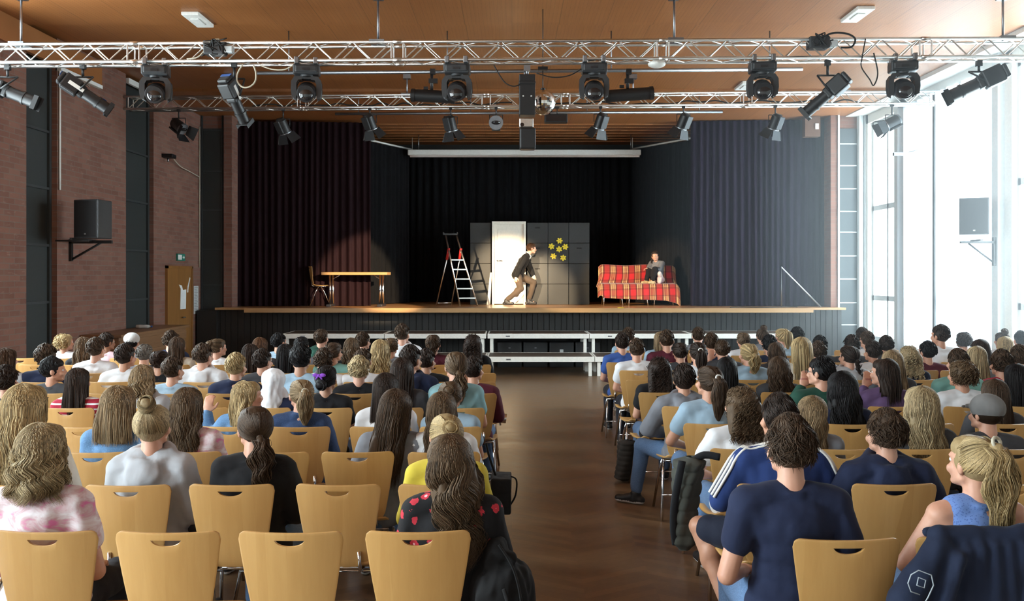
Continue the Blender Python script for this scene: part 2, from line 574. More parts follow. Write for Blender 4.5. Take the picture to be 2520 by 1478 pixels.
# ================================================================ people
def rotm(yaw=0.0, pitch=0.0, roll=0.0):
    return (Matrix.Rotation(R(yaw), 3, 'Z') @ Matrix.Rotation(R(pitch), 3, 'X') @ Matrix.Rotation(R(roll), 3, 'Y'))


def seated(sex='m', yaw=0, pitch=0, roll=0, arms='lap', legs='std', lean=0.0, side=0.0, slump=0.0):
    """joints of a person seated facing +Y; the root is on the floor below the chair's back"""
    f = sex == 'f'
    sh = 0.148 if f else 0.172
    j = {'sex': sex}
    j['pelvis'] = V((0, 0.175, 0.545)); j['waist'] = V((side * 0.4, 0.165 + lean * 0.3, 0.70)); j['chest'] = V((side * 0.8, 0.15 + lean * 0.8, 0.87 - slump))
    zs = 0.955 - slump
    j['neck0'] = V((side, 0.135 + lean, zs + 0.035)); j['neck1'] = V((side * 1.05, 0.155 + lean * 1.1, zs + 0.13))
    for s, k in ((-1, 'l'), (1, 'r')):
        j['sh' + k] = V((s * sh + side, 0.145 + lean, zs))
        j['hip' + k] = V((s * 0.085, 0.19, 0.53))
        j['kn' + k] = V((s * 0.12, 0.60, 0.515)); j['an' + k] = V((s * 0.12, 0.585, 0.085)); j['toe' + k] = V((s * 0.145, 0.74, 0.035))
        if arms == 'lap':
            j['el' + k] = V((s * (sh + 0.055) + side * 0.6, 0.20 + lean * .6, 0.715)); j['wr' + k] = V((s * 0.085, 0.405, 0.645)); j['hd' + k] = V((-s * 0.45, 0.85, -0.25))
        elif arms == 'wide':
            j['el' + k] = V((s * (sh + 0.115) + side * 0.6, 0.20 + lean * .6, 0.735)); j['wr' + k] = V((s * 0.12, 0.42, 0.66)); j['hd' + k] = V((-s * 0.5, 0.8, -0.2))
        elif arms == 'down':
            j['el' + k] = V((s * (sh + 0.085) + side, 0.13, 0.68)); j['wr' + k] = V((s * 0.13, 0.37, 0.625)); j['hd' + k] = V((-s * 0.3, 0.9, -0.1))
        elif arms == 'face':   # one hand held up against the cheek
            if s < 0:
                j['el' + k] = V((s * (sh + 0.11) + side, 0.30, 0.77)); j['wr' + k] = V((s * 0.115 + side, 0.275 + lean, 1.035)); j['hd' + k] = V((0.25, 0.0, 1.0))
            else:
                j['el' + k] = V((s * (sh + 0.055) + side, 0.20, 0.715)); j['wr' + k] = V((0.02, 0.38, 0.66)); j['hd' + k] = V((-0.9, 0.4, 0))
        elif arms == 'up':     # one hand lifted beside the shoulder
            if s < 0:
                j['el' + k] = V((s * (sh + 0.10), 0.22, 0.80)); j['wr' + k] = V((s * 0.27, 0.24, 1.03)); j['hd' + k] = V((0.1, 0.1, 1.0))
            else:
                j['el' + k] = V((s * (sh + 0.055), 0.20, 0.715)); j['wr' + k] = V((0.06, 0.38, 0.66)); j['hd' + k] = V((-0.9, 0.4, 0))
    if legs == 'aisle':        # one knee swung out over the seat edge
        j['knl'] = V((-0.36, 0.42, 0.545)); j['anl'] = V((-0.22, 0.22, 0.10)); j['toel'] = V((-0.30, 0.37, 0.04))
    if legs == 'aislefar':
        j['knl'] = V((-0.30, 0.50, 0.53)); j['anl'] = V((-0.36, 0.50, 0.09)); j['toel'] = V((-0.50, 0.58, 0.04))
    if legs == 'footout':
        j['knl'] = V((-0.22, 0.50, 0.52)); j['anl'] = V((-0.26, 0.30, 0.09)); j['toel'] = V((-0.30, 0.45, 0.04))
    Rm = rotm(yaw, pitch, roll)
    j['R'] = Rm
    j['head'] = j['neck1'] + Rm @ V((0, 0.012, 0.085))
    return j


def frame(up, right):
    z = up.normalized(); x = (right - z * right.dot(z)).normalized(); y = z.cross(x)
    return Matrix((x, y, z)).transposed()


def torso(mb, j, g=0.0, bare=False):
    f = j['sex'] == 'f'
    right = (j['shr'] - j['shl'])
    Fc = frame(j['neck0'] - j['waist'], right); Fp = frame(j['waist'] - j['pelvis'], j['hipr'] - j['hipl'])
    w = 0.93 if f else 1.0
    mb.ell(j['pelvis'], (0.165 * (1.03 if f else 0.98) + g, 0.115 + g, 0.115 + g * .5), Fp)
    mid = (j['pelvis'] + j['waist']) / 2
    mb.ell(mid, (0.145 * w + g, 0.105 + g, 0.12), Fp)
    mb.ell(j['waist'], (0.132 * w + g, 0.095 + g, 0.13), Fc)
    m2 = (j['waist'] + j['chest']) / 2
    mb.ell(m2, (0.140 * w + g, 0.098 + g, 0.12), Fc)
    mb.ell(j['chest'], (0.152 * w + g, 0.102 + g, 0.125), Fc)
    ct = j['chest'] + (j['neck0'] - j['chest']) * 0.45
    mb.ell(ct, (0.150 * w + g, 0.088 + g, 0.075), Fc)
    if f and not j.get('nobust'):
        for s in (-1, 1): mb.ell(j['chest'] + Fc @ V((s * 0.065, 0.066 + g, -0.01)), (0.055, 0.046, 0.055), Fc)
    for k in 'lr':
        base = j['neck0'] + (j['neck1'] - j['neck0']) * (0.10 if g else 0.25)
        base = base + (j['sh' + k] - j['neck0']) * 0.22
        if bare:
            mb.cap(base, base.lerp(j['sh' + k], 0.42), 0.040 + g, 0.050 + g); continue
        mb.cap(base, j['sh' + k], 0.040 + g, 0.056 + g * 0.9)
        mb.cap(j['chest'] + (j['sh' + k] - j['neck0']) * 0.5, j['sh' + k], 0.075 + g, 0.055 + g * .8)


def hand(mb, wrist, direction, side, curl=0.55, sc=1.0):
    d = V(direction).normalized()
    n = V((0, 0, 1)) if abs(d.z) < 0.8 else V((0, -1, 0))       # back of the hand
    n = (n - d * n.dot(d)).normalized(); x = d.cross(n) * side
    pc = wrist + d * 0.045 * sc
    mb.ell(pc, (0.038 * sc, 0.052 * sc, 0.016 * sc), Matrix((x, d, n)).transposed())
    for i, (o, L) in enumerate(((-0.029, 0.066), (-0.010, 0.075), (0.010, 0.070), (0.028, 0.056))):
        p0 = wrist + d * (0.078 * sc) + x * (o * 1.0 * sc)
        spread = x * (o * 0.35)
        a1 = d * math.cos(curl * 0.6) - n * math.sin(curl * 0.6) + spread * 3
        a2 = d * math.cos(curl * 1.5) - n * math.sin(curl * 1.5) + spread * 3
        a3 = d * math.cos(curl * 2.2) - n * math.sin(curl * 2.2) + spread * 2
        p1 = p0 + a1 * (L * 0.45 * sc); p2 = p1 + a2 * (L * 0.32 * sc); p3 = p2 + a3 * (L * 0.24 * sc)
        mb.cap(p0, p1, 0.0098 * sc, 0.0090 * sc, 8); mb.cap(p1, p2, 0.0090 * sc, 0.0084 * sc, 8); mb.cap(p2, p3, 0.0084 * sc, 0.0074 * sc, 8)
    t0 = wrist + d * 0.025 * sc - x * 0.028 * sc
    t1 = t0 + (d * 0.7 - x * 0.75 - n * 0.25) * 0.036 * sc; t2 = t1 + (d * 0.95 - x * 0.25 - n * 0.3) * 0.032 * sc
    mb.cap(t0, t1, 0.014 * sc, 0.0115 * sc, 8); mb.cap(t1, t2, 0.0112 * sc, 0.009 * sc, 8)


def head_prims(mb, j):
    h, M = j['head'], j['R']
    P = lambda x, y, z: h + M @ V((x, y, z))
    mb.ell(P(0, -0.008, 0.015), (0.076, 0.096, 0.090), M)
    mb.ell(P(0, 0.030, -0.045), (0.062, 0.066, 0.066), M)
    mb.ell(P(0, 0.055, -0.088), (0.034, 0.034, 0.024), M)
    for s in (-1, 1):
        mb.cap(P(s * 0.052, 0.0, -0.065), P(s * 0.025, 0.068, -0.088), 0.018, 0.018)
        mb.ell(P(s * 0.045, 0.066, -0.035), (0.022, 0.020, 0.022), M)
        mb.cap(P(s * 0.012, 0.083, 0.018), P(s * 0.045, 0.070, 0.020), 0.010, 0.010)
        mb.ell(P(s * 0.077, -0.008, -0.018), (0.011, 0.020, 0.031), M @ Matrix.Rotation(R(s * 18), 3, 'Z'))
        mb.ell(P(s * 0.011, 0.098, -0.040), (0.009, 0.010, 0.008), M)
    mb.cap(P(0, 0.086, 0.008), P(0, 0.106, -0.034), 0.0095, 0.0125)
    mb.cap(P(-0.018, 0.087, -0.064), P(0.018, 0.087, -0.064), 0.0075, 0.0075)
    mb.cap(P(-0.014, 0.086, -0.074), P(0.014, 0.086, -0.074), 0.008, 0.008)


def limbs(mb, j, g=0.0, arm=True, leg=True, hands=True, thin=1.0):
    for s, k in ((-1, 'l'), (1, 'r')):
        if arm:
            mb.cap(j['sh' + k], j['el' + k], (0.050 + g) * thin, (0.039 + g) * thin); mb.cap(j['el' + k], j['wr' + k], (0.040 + g) * thin, (0.026 + g) * thin)
            if hands: hand(mb, j['wr' + k], j['hd' + k], s, j.get('curl', 0.55))
        if leg:
            mb.cap(j['hip' + k], j['kn' + k], 0.083 + g, 0.058 + g); mb.cap(j['kn' + k], j['an' + k], 0.055 + g, 0.038 + g)
            cal = j['kn' + k] + (j['an' + k] - j['kn' + k]) * 0.3
            mb.ell(cal, (0.056, 0.056, 0.09))
            if not g:
                mb.cap(j['an' + k] + V((0, 0, -0.03)), j['toe' + k], 0.038, 0.028)


def body_mesh(j, voxel=0.0085):
    mb = MB()
    torso(mb, j); limbs(mb, j)
    mb.cap(j['neck0'] - (j['neck1'] - j['neck0']) * 0.2, j['neck1'] + V((0, 0, 0.03)), 0.056, 0.050)
    head_prims(mb, j)
    me = remesh(mb, voxel, 2, 'body')
    h, M = j['head'], j['R']
    Mi = M.inverted()
    e = MB()
    for s in (-1, 1):
        c = h + M @ V((s * 0.031, 0.0735, 0.0))
        e.ell(c, (0.0125, 0.0125, 0.0110), M, 12, 8, 2)
        e.ell(c + M @ V((0, 0.0095, 0)), (0.0056, 0.0042, 0.0056), M, 10, 6, 3)
    bm = bmesh.new(); bm.from_mesh(me)
    for f in bm.faces:
        p = Mi @ (f.calc_center_median() - h)
        if abs(p.x) < 0.020 and p.y > 0.088 and -0.080 < p.z < -0.062: f.material_index = 1
    em = e.mesh('eyes'); bm.from_mesh(em); bpy.data.meshes.remove(em)
    bm.to_mesh(me); bm.free()
    return me


def shirt_mesh(j, kind, seed=0, voxel=0.011):
    mb = MB(); g = {'tee': 0.020, 'long': 0.020, 'hoodie': 0.030, 'sleeveless': 0.013, 'shirt': 0.023}[kind]
    torso(mb, j, g, kind == 'sleeveless')
    for s, k in ((-1, 'l'), (1, 'r')):
        sh, el, wr = j['sh' + k], j['el' + k], j['wr' + k]
        if kind == 'tee':
            mb.cap(sh, sh + (el - sh) * 0.52, 0.068, 0.068)
        elif kind != 'sleeveless':
            mb.cap(sh, el, 0.052 + g, 0.046 + g); mb.cap(el, el + (wr - el) * 0.92, 0.045 + g, 0.031 + g * .7)
    n0 = j['neck0']
    Fc = frame(j['neck1'] - j['neck0'], j['shr'] - j['shl'])
    if kind == 'hoodie':
        pts = [n0 + Fc @ V((math.sin(a) * 0.098, -math.cos(a) * 0.088 + 0.0, 0.035 - 0.055 * math.cos(a))) for a in [R(x) for x in range(-150, 151, 20)]]
        for a, b in zip(pts, pts[1:]): mb.cap(a, b, 0.028, 0.028)
        mb.ell(n0 + Fc @ V((0, -0.085, -0.055)), (0.095, 0.036, 0.075), Fc)
        mb.ell(n0 + Fc @ V((0, -0.065, -0.02)), (0.085, 0.04, 0.04), Fc)
    elif kind == 'shirt':
        pts = [n0 + Fc @ V((math.sin(a) * 0.066, -math.cos(a) * 0.066 + 0.008, 0.030)) for a in [R(x) for x in range(-150, 151, 25)]]
        for a, b in zip(pts, pts[1:]): mb.cap(a, b, 0.017, 0.017)
    else:
        pts = [n0 + Fc @ V((math.sin(a) * 0.066, -math.cos(a) * 0.062 + 0.004, 0.014 - 0.01 * math.cos(a))) for a in [R(x) for x in range(-180, 180, 25)]]
        for a, b in zip(pts, pts[1:] + pts[:1]): mb.cap(a, b, 0.013, 0.013)
    me = remesh(mb, voxel, 3, 'shirt', 0.011 if kind != 'hoodie' else 0.015, 8.0, seed)
    return me


def trouser_mesh(j, kind='long', seed=0):
    mb = MB(); g = 0.014
    Fp = frame(j['waist'] - j['pelvis'], j['hipr'] - j['hipl'])
    mb.ell(j['pelvis'] - V((0, 0, 0.01)), (0.178, 0.128, 0.115), Fp)
    for k in 'lr':
        if kind == 'long':
            mb.cap(j['hip' + k], j['kn' + k], 0.083 + g, 0.058 + g); mb.cap(j['kn' + k], j['kn' + k] + (j['an' + k] - j['kn' + k]) * 0.88, 0.056 + g, 0.042 + g); mb.ell(j['kn' + k] + (j['an' + k] - j['kn' + k]) * 0.3, (0.068, 0.068, 0.105)); mb.ell(j['kn' + k], (0.076, 0.076, 0.076))
        elif kind == 'shorts':
            mb.cap(j['hip' + k], j['hip' + k] + (j['kn' + k] - j['hip' + k]) * 0.80, 0.088 + g, 0.070 + g)
    return remesh(mb, 0.012, 3, 'trousers', 0.010, 8.0, seed + 5)


def shoe_mesh(j, k):
    mb = MB(); an, toe = j['an' + k], j['toe' + k]
    d = (toe - an); d.z = 0; d.normalize()
    heel = V((an.x, an.y, toe.z)) - d * 0.045
    mb.cap(heel + V((0, 0, 0.0)), toe, 0.040, 0.034, flat=None)
    mb.cap(an + V((0, 0, -0.045)), an + V((0, 0, 0.005)), 0.048, 0.046)
    mb.cap(an + V((0, 0, -0.02)), toe - d * 0.05 + V((0, 0, 0.005)), 0.042, 0.034)
    me = remesh(mb, 0.009, 2, 'shoe')
    z0 = toe.z - 0.034
    for v in me.vertices: v.co.z = max(v.co.z, z0)
    for p in me.polygons:
        if p.center.z < z0 + 0.022: p.material_index = 1
    return me


_cache = {}


def cached(key, fn):
    if key not in _cache: _cache[key] = fn()
    return _cache[key]


# ---------------------------------------------------------------- hair (head-local: face towards +Y, origin at the skull's middle)
EC, ER = V((0, -0.022, 0.016)), V((0.087, 0.098, 0.098))


def on_cap(th, az, k=1.0):
    return EC + V((ER.x * k * math.sin(th) * math.sin(az), -ER.y * k * math.sin(th) * math.cos(az), ER.z * k * math.cos(th)))


def hair_mesh(style, L=0.3, wave=0.0, seed=0, vox=0.0095, dense=1.0, side=0.0):
    rnd = random.Random(seed * 7 + len(style))
    blob = MB(); strands = []
    blob.ell(EC, tuple(ER * 0.985))
    if style != 'scarf': blob.ell(V((0, 0.012, 0.056)), (0.075, 0.075, 0.056))
    lift = {'short': 0.024, 'tousled': 0.034}.get(style, 0.0)
    kr = 1.0 / math.sqrt(max(0.8, dense)) * (0.85 if dense > 1.3 else 0.95)

    def hang(az, th_end, L, spread=1.0, r0=None, wv=wave, back=-0.118, ph=None):
        ph = (az * 2.6 + rnd.uniform(-.55, .55)) if ph is None else ph
        pts = []
        part = R(rnd.uniform(4, 16))
        n1 = 7
        for i in range(n1):
            th = part + (th_end - part) * i / (n1 - 1)
            a = az * (0.55 + 0.45 * min(1, i / 3.0))
            pts.append(on_cap(th, a, 1.045 + rnd.uniform(-.015, .015)))
        p = pts[-1].copy()
        n2 = 20 if wv > 0.009 else 10
        ex = p.x * spread + side * abs(L) ; 
        for i in range(1, n2 + 1):
            t = i / n2
            z = p.z + (-L - p.z) * t
            ease = min(1.0, t * 1.6); ease = ease * ease * (3 - 2 * ease)
            x = p.x + (ex - p.x) * t
            yb = back + abs(x) * 0.35
            y = p.y + (yb - p.y) * ease
            w = wv * math.sin(t * 17 + ph) * min(1, t * 3 + .2)
            w2 = wv * math.cos(t * 11 + ph * 1.3) * min(1, t * 3)
            pts.append(V((x + w, y + w2 * 0.6 - 0.004, z)))
        strands.append((pts, rnd.uniform(0.0035, 0.0062), rnd.random()))

    def strand_short(th, az, ln, out=0.35, whirl=0.0):
        p = on_cap(th, az, 1.0) if th > 0.5 else on_cap(th, az, 1.01)
        nrm = (p - EC).normalized()
        p = p + V((0, 0.006, lift)) * max(0.0, math.cos(th))
        dn = (on_cap(th + 0.12, az + whirl) - p).normalized()
        q_ = p * 26; jit = V((noise.noise(q_) * .9 + rnd.uniform(-.12, .12), noise.noise(q_ + V((5, 3, 1))) * .9 + rnd.uniform(-.12, .12), noise.noise(q_ + V((1, 7, 4))) * .6))
        d = (dn + nrm * out + jit).normalized()
        pts = [p]; q = p.copy()
        for i in range(4):
            q = q + d * (ln / 4); d = (d + dn * 0.25 - nrm * 0.12).normalized()
            pts.append(q.copy())
        strands.append((pts, rnd.uniform(0.004, 0.0065), rnd.random()))

    def pulled(T, n, lo=0.7, hi=2.05):
        t = (T - EC); t = V((t.x / ER.x, t.y / ER.y, t.z / ER.z)).normalized()
        for i in range(n):
            az = rnd.uniform(-R(125), R(125)); th = rnd.uniform(lo, hi)
            if abs(az) > R(100): th = rnd.uniform(0.5, 1.15)
            s = V((math.sin(th) * math.sin(az), -math.sin(th) * math.cos(az), math.cos(th)))
            pts = []
            for kk in range(8):
                u = kk / 7
                d = (s * (1 - u) + t * u)
                if d.length < 0.05: break
                d.normalize()
                k = 1.015 + 0.012 * math.sin(u * 3.1)
                pts.append(EC + V((d.x * ER.x * k, d.y * ER.y * k, d.z * ER.z * k)))
            strands.append((pts, rnd.uniform(0.0032, 0.0055), rnd.random()))

    def tail(T, L, r, wv, n, drop=0.0):
        P0 = T; P1 = T + V((0, -0.045, -0.01)); Pe = V((T.x + side, min(T.y, -0.118) - 0.012, T.z - L))
        def path(t):
            a = P0.lerp(P1, min(1, t * 4)); b = P1.lerp(Pe, max(0, (t - 0.12) / 0.88))
            return a if t < 0.12 else b
        prof = lambda t: r * (0.45 + 1.1 * math.sin(min(1, t * 1.25 + .12) * math.pi * 0.62)) * (1 - 0.75 * max(0, t - 0.55) / 0.45)
        for i in range(9):
            t0, t1 = i / 9, (i + 1) / 9
            blob.cap(path(t0), path(t1), prof(t0) * .72, prof(t1) * .72, flat=((0, 1, 0), 0.75))
        for i in range(n):
            an = rnd.uniform(0, 6.28); k = rnd.uniform(0.5, 1.12); ph = rnd.uniform(0, 6.28); pts = []
            for q in range(13):
                t = q / 12; rr = prof(t) * k
                c = path(t)
                pts.append(c + V((math.cos(an) * rr + wv * math.sin(t * 15 + an * 1.5 + ph * .1), math.sin(an) * rr * 0.8 + wv * .5 * math.cos(t * 12 + ph), 0)))
            strands.append((pts, rnd.uniform(0.003, 0.0055), rnd.random()))

    if style == 'short':
        blob.ell(EC + V((0, 0.012, 0.028)), (0.080, 0.088, 0.088))
        for i in range(int(330 * dense)):
            az = rnd.uniform(-R(150), R(150)); th = math.acos(1 - 1.42 * rnd.random() ** 1.3)
            if abs(az) > R(75) and th > 1.25: continue
            ln = 0.034 * (1.25 - 0.75 * min(1, th / 1.9)) + rnd.uniform(0, 0.008)
            strand_short(th, az, ln, 0.30, 0.10)
    elif style == 'crop':
        for i in range(int(260 * dense)):
            az = rnd.uniform(-R(150), R(150)); th = math.acos(rnd.uniform(-0.40, 1.0))
            if abs(az) > R(80) and th > 1.2: continue
            strand_short(th, az, 0.015, 0.25)
    elif style == 'tousled':
        blob.ell(EC + V((0, 0.005, 0.030)), (0.088, 0.096, 0.090))
        for i in range(int(420 * dense)):
            az = rnd.uniform(-R(160), R(160)); th = math.acos(1 - 1.45 * rnd.random() ** 1.35)
            if abs(az) > R(85) and th > 1.3: continue
            strand_short(th, az, rnd.uniform(0.035, 0.06), 0.45, rnd.uniform(-.4, .4))
    elif style in ('long', 'wavy', 'bob'):
        wd = 1.12 if style != 'long' else 1.0
        zb = -L
        for x in (-0.052, -0.026, 0, 0.026, 0.052):
            q = [V((x * 0.9, -0.052, 0.0)), V((x * .95 * wd, -0.074, -0.09)), V((x * 1.0 * wd + side * .4, -0.096, -0.18)), V((x * .9 * wd + side * .8, -0.104, zb + 0.08))]
            if L < 0.2: q = q[:2] + [V((x * 1.0, -0.068, zb + 0.075))]
            rr = [0.038, 0.034, 0.024, 0.013]
            for i in range(len(q) - 1): blob.cap(q[i], q[i + 1], rr[i], rr[i + 1])
        for s in (-1, 1):
            q = [V((s * 0.060, -0.02, 0.0)), V((s * 0.070 * wd, -0.03, -0.09)), V((s * 0.072 * wd, -0.055, -0.17)), V((s * 0.065 * wd + side, -0.085, zb + 0.085))]
            if L < 0.2: q = q[:2] + [V((s * 0.064 * wd, -0.035, zb + 0.075))]
            rr = [0.026, 0.024, 0.020, 0.012]
            for i in range(len(q) - 1): blob.cap(q[i], q[i + 1], rr[i], rr[i + 1])
        for i in range(int(210 * dense)):
            az = rnd.uniform(-R(118), R(118))
            te = R(rnd.uniform(82, 100)) if abs(az) < R(85) else R(rnd.uniform(60, 80))
            bk = -0.128 if L >= 0.2 else -0.108
            ll = L * rnd.uniform(0.86, 1.06)
            if abs(az) > R(80): bk = -0.06
            hang(az, te, ll, rnd.uniform(0.85, 1.15) * wd, back=bk + rnd.uniform(-.012, .012))
    elif style in ('curly', 'frizzy'):
        k = 1.16 if style == 'curly' else 1.25
        blob.ell(EC + V((0, -0.012, -0.005)), (ER.x * k, ER.y * 1.08, ER.z * 1.08))
        if L > 0.14:
            for x in (-0.06, -0.02, 0.02, 0.06):
                blob.cap(V((x, -0.07, -0.02)), V((x * 1.3, -0.10, -L + 0.05)), 0.055, 0.038)
        for i in range(int(430 * dense)):
            az = rnd.uniform(-R(125), R(125)); th = R(rnd.uniform(10, 125))
            if abs(az) > R(95) and th > 1.0: continue
            p = on_cap(th, az, rnd.uniform(1.0, k * 1.02)) + V((0, -0.008, -0.004))
            if L > 0.14 and rnd.random() < 0.55:
                t = rnd.random(); x = rnd.uniform(-0.095, 0.095); p = V((x * (0.9 + .3 * t), -0.10 - rnd.uniform(.0, .035), -0.02 - (L - 0.03) * t))
            ph = rnd.uniform(0, 6.28); rr = rnd.uniform(0.005, 0.010); ax = V((rnd.uniform(-.4, .4), rnd.uniform(-.4, .2), -1)).normalized()
            u = ax.orthogonal().normalized(); w = ax.cross(u)
            pts = [p + ax * (0.055 * q / 11) + u * math.cos(ph + q * 0.9) * rr + w * math.sin(ph + q * 0.9) * rr for q in range(12)]
            strands.append((pts, rnd.uniform(0.003, 0.005), rnd.random()))
    elif style == 'ponytail':
        T = V((0, -0.118, 0.035 if L > 0.2 else 0.0))
        pulled(T, int(170 * dense)); tail(T, L, 0.036, wave, int(70 * dense))
    elif style == 'lowpony':
        T = V((0, -0.112, -0.045))
        pulled(T, int(170 * dense)); tail(T, L, 0.036, wave, int(70 * dense))
    elif style == 'highpony':
        T = V((0, -0.095, 0.080))
        pulled(T, int(170 * dense), 0.9, 2.1); tail(T, L, 0.040, wave, int(90 * dense))
    elif style in ('bun', 'topbun', 'lowbun'):
        T = {'bun': V((0, -0.110, 0.045)), 'topbun': V((0, -0.075, 0.105)), 'lowbun': V((0, -0.108, -0.03))}[style]
        pulled(T, int(180 * dense))
        out = (T - EC).normalized()
        cb = T + out * 0.022
        blob.ell(cb, (0.040, 0.038, 0.036))
        u = out.orthogonal().normalized(); w = out.cross(u)
        for i in range(int(46 * dense)):
            ph = rnd.uniform(0, 6.28); rr = rnd.uniform(0.020, 0.042); hh = rnd.uniform(-0.012, 0.026)
            rr2 = math.sqrt(max(0.0002, 0.042 ** 2 - (hh * 1.2) ** 2)) * rnd.uniform(.85, 1.08)
            pts = [cb + out * (hh + 0.012 * math.sin(q * 0.5 + ph)) + u * math.cos(ph + q * .35) * rr2 + w * math.sin(ph + q * .35) * rr2 for q in range(10)]
            strands.append((pts, rnd.uniform(0.004, 0.007), rnd.random()))
        for i in range(26):       # loose wisps at the nape
            az = rnd.uniform(-R(60), R(60)); p = on_cap(R(118), az)
            strands.append(([p, p + V((rnd.uniform(-.01, .01), -.008, -.02)), p + V((rnd.uniform(-.02, .02), -.004, -.04))], 0.002, rnd.random()))
    elif style == 'braid':
        T = V((0.0, -0.112, -0.035))
        pulled(T, int(170 * dense))
        n = int(L / 0.028)
        for i in range(n):
            s = -1 if i % 2 else 1
            c = T + V((s * 0.012 + side * i / n, -0.012, -0.012 - i * 0.026))
            blob.ell(c, (0.024 * (1 - 0.35 * i / n), 0.018, 0.026), Matrix.Rotation(R(s * 32), 3, 'Y'))
            for q in range(7):
                o = V((rnd.uniform(-.012, .012), -0.016, 0))
                d = Matrix.Rotation(R(s * 32), 3, 'Y') @ V((0, 0, 0.026))
                strands.append(([c + o + d, c + o + V((0, -.004, 0)), c + o - d], 0.0028, rnd.random()))
    elif style == 'scarf':
        me = MB()
        me.ell(EC + V((0, 0.010, -0.004)), (0.098, 0.104, 0.108))
        me.cap(V((0, -0.045, -0.05)), V((0, -0.05, -0.17)), 0.078, 0.092)
        me.cap(V((0, -0.06, -0.15)), V((0.02, -0.085, -0.27)), 0.075, 0.06)
        for s in (-1, 1): me.cap(V((s * 0.06, 0.0, -0.1)), V((s * 0.11, -0.01, -0.2)), 0.05, 0.05)
        out = remesh(me, 0.009, 3, 'hair', 0.016, 12, seed)
        return out
    me = remesh(blob, vox, 2, 'hair', 0.006, 22, seed)
    bm = bmesh.new(); bm.from_mesh(me)
    n_blob = len(bm.verts)
    st = MB(); vals = []
    for pts, r, val in strands:
        r = r * kr
        n0 = len(st.v)
        st.tube(pts, (lambda t, r=r: r * (0.75 + 0.5 * math.sin(min(1, t + 0.15) * math.pi)) * (1.0 if t < 0.75 else (1.0 - (t - 0.75) * 3.2))), 3, 0, caps=False, flat=0.7)
        vals += [val] * (len(st.v) - n0)
    sm = st.mesh('st')
    bm.from_mesh(sm); bpy.data.meshes.remove(sm)
    bm.to_mesh(me); bm.free()
    at_ = me.attributes.new('strand', 'FLOAT', 'POINT')
    allv = [0.38] * n_blob + vals
    at_.data.foreach_set('value', allv)
    me.polygons.foreach_set('use_smooth', [True] * len(me.polygons))
    return me


HAIRCOL = {'blond': (0.47, 0.34, 0.17), 'lightblond': (0.60, 0.47, 0.27), 'darkblond': (0.29, 0.20, 0.11), 'ash': (0.41, 0.31, 0.175),
           'lightbrown': (0.135, 0.085, 0.048), 'brown': (0.075, 0.044, 0.026), 'darkbrown': (0.038, 0.023, 0.017), 'black': (0.013, 0.011, 0.012),
           'auburn': (0.12, 0.055, 0.025), 'grey': (0.16, 0.14, 0.12)}
COL = {'white': (0.78, 0.80, 0.84), 'navy': (0.018, 0.025, 0.060), 'black': (0.012, 0.012, 0.014), 'lightgrey': (0.46, 0.48, 0.52), 'grey': (0.20, 0.21, 0.24),
       'denim': (0.10, 0.20, 0.36), 'darkdenim': (0.035, 0.065, 0.15), 'lightblue': (0.33, 0.46, 0.58), 'blue': (0.05, 0.11, 0.36), 'teal': (0.20, 0.42, 0.38),
       'turquoise': (0.28, 0.50, 0.55), 'maroon': (0.10, 0.018, 0.032), 'green': (0.02, 0.07, 0.05), 'purple': (0.13, 0.08, 0.18), 'yellow': (0.62, 0.50, 0.06),
       'pink': (0.62, 0.42, 0.46), 'cream': (0.66, 0.62, 0.54), 'red': (0.42, 0.03, 0.06), 'royal': (0.022, 0.045, 0.16), 'darkgrey': (0.06, 0.062, 0.07)}
JEANS = cloth('jeans', (0.10, 0.17, 0.30), 'denim')
DARKTR = cloth('dark_trousers', (0.02, 0.022, 0.03))
SHOE_B = flat('black_shoe', (0.015, 0.015, 0.017), 0.5)
SOLE = flat('white_sole', (0.7, 0.7, 0.7), 0.6)


def shirt_mat(col, pat):
    return cloth('cloth_%s_%s' % (col, pat), COL[col], pat, COL['white'] if pat != 'tiedye' else (0.80, 0.76, 0.80)) if pat != 'lace' else cloth('cloth_%s_%s' % (col, pat), (0.16, 0.27, 0.60), pat, (0.07, 0.13, 0.38))


def make_person(root_loc, label, sex, hair, haircol, shirt, shirtcol, pat='plain', yaw=0, pitch=0, roll=0, arms='lap', legs='std', lean=0.0, side=0.0,
                L=0.3, wave=0.0, skin=0, trousers='long', trmat=None, scale=1.0, group=None, seed=0, slump=0.0, hside=0.0, rz=0.0, hairscale=1.0, dense=1.0, cat='person'):
    root = empty('person', root_loc, rz, label, cat, group)
    root.scale = (scale ** 0.6, scale ** 0.6, scale)
    pk = (sex, arms, legs, lean, side, slump)
    jk = pk + (yaw, pitch, roll)
    j = cached(('j',) + jk, lambda: seated(sex, yaw, pitch, roll, arms, legs, lean, side, slump))
    body = share('body', cached(('b',) + jk, lambda: body_mesh(j)), [SKINS[skin], LIP, EYEW, IRIS], root)
    sv = seed % 2
    share('shirt', cached(('s', shirt, sv) + pk, lambda: shirt_mesh(j, shirt, sv)), [shirt_mat(shirtcol, pat)], root)
    share('shorts' if trousers == 'shorts' else 'trousers', cached(('t', trousers) + pk, lambda: trouser_mesh(j, trousers)), [trmat or (JEANS if seed % 3 else DARKTR)], root)
    for k in 'lr':
        share('shoe', cached(('sh', k) + pk, lambda: shoe_mesh(j, k)), [SHOE_B, SOLE], root)
    if hair:
        hm = cached(('h', hair, L, wave, sv, hside, dense), lambda: hair_mesh(hair, L, wave, sv + 3, side=hside, dense=dense))
        M = Matrix.Translation(j['head']) @ j['R'].to_4x4() @ Matrix.Scale(hairscale, 4)
        share('headscarf' if hair == 'scarf' else 'hair', hm, [haircol if not isinstance(haircol, str) else hair_mat(haircol, HAIRCOL[haircol])], root, M)
    return root, j

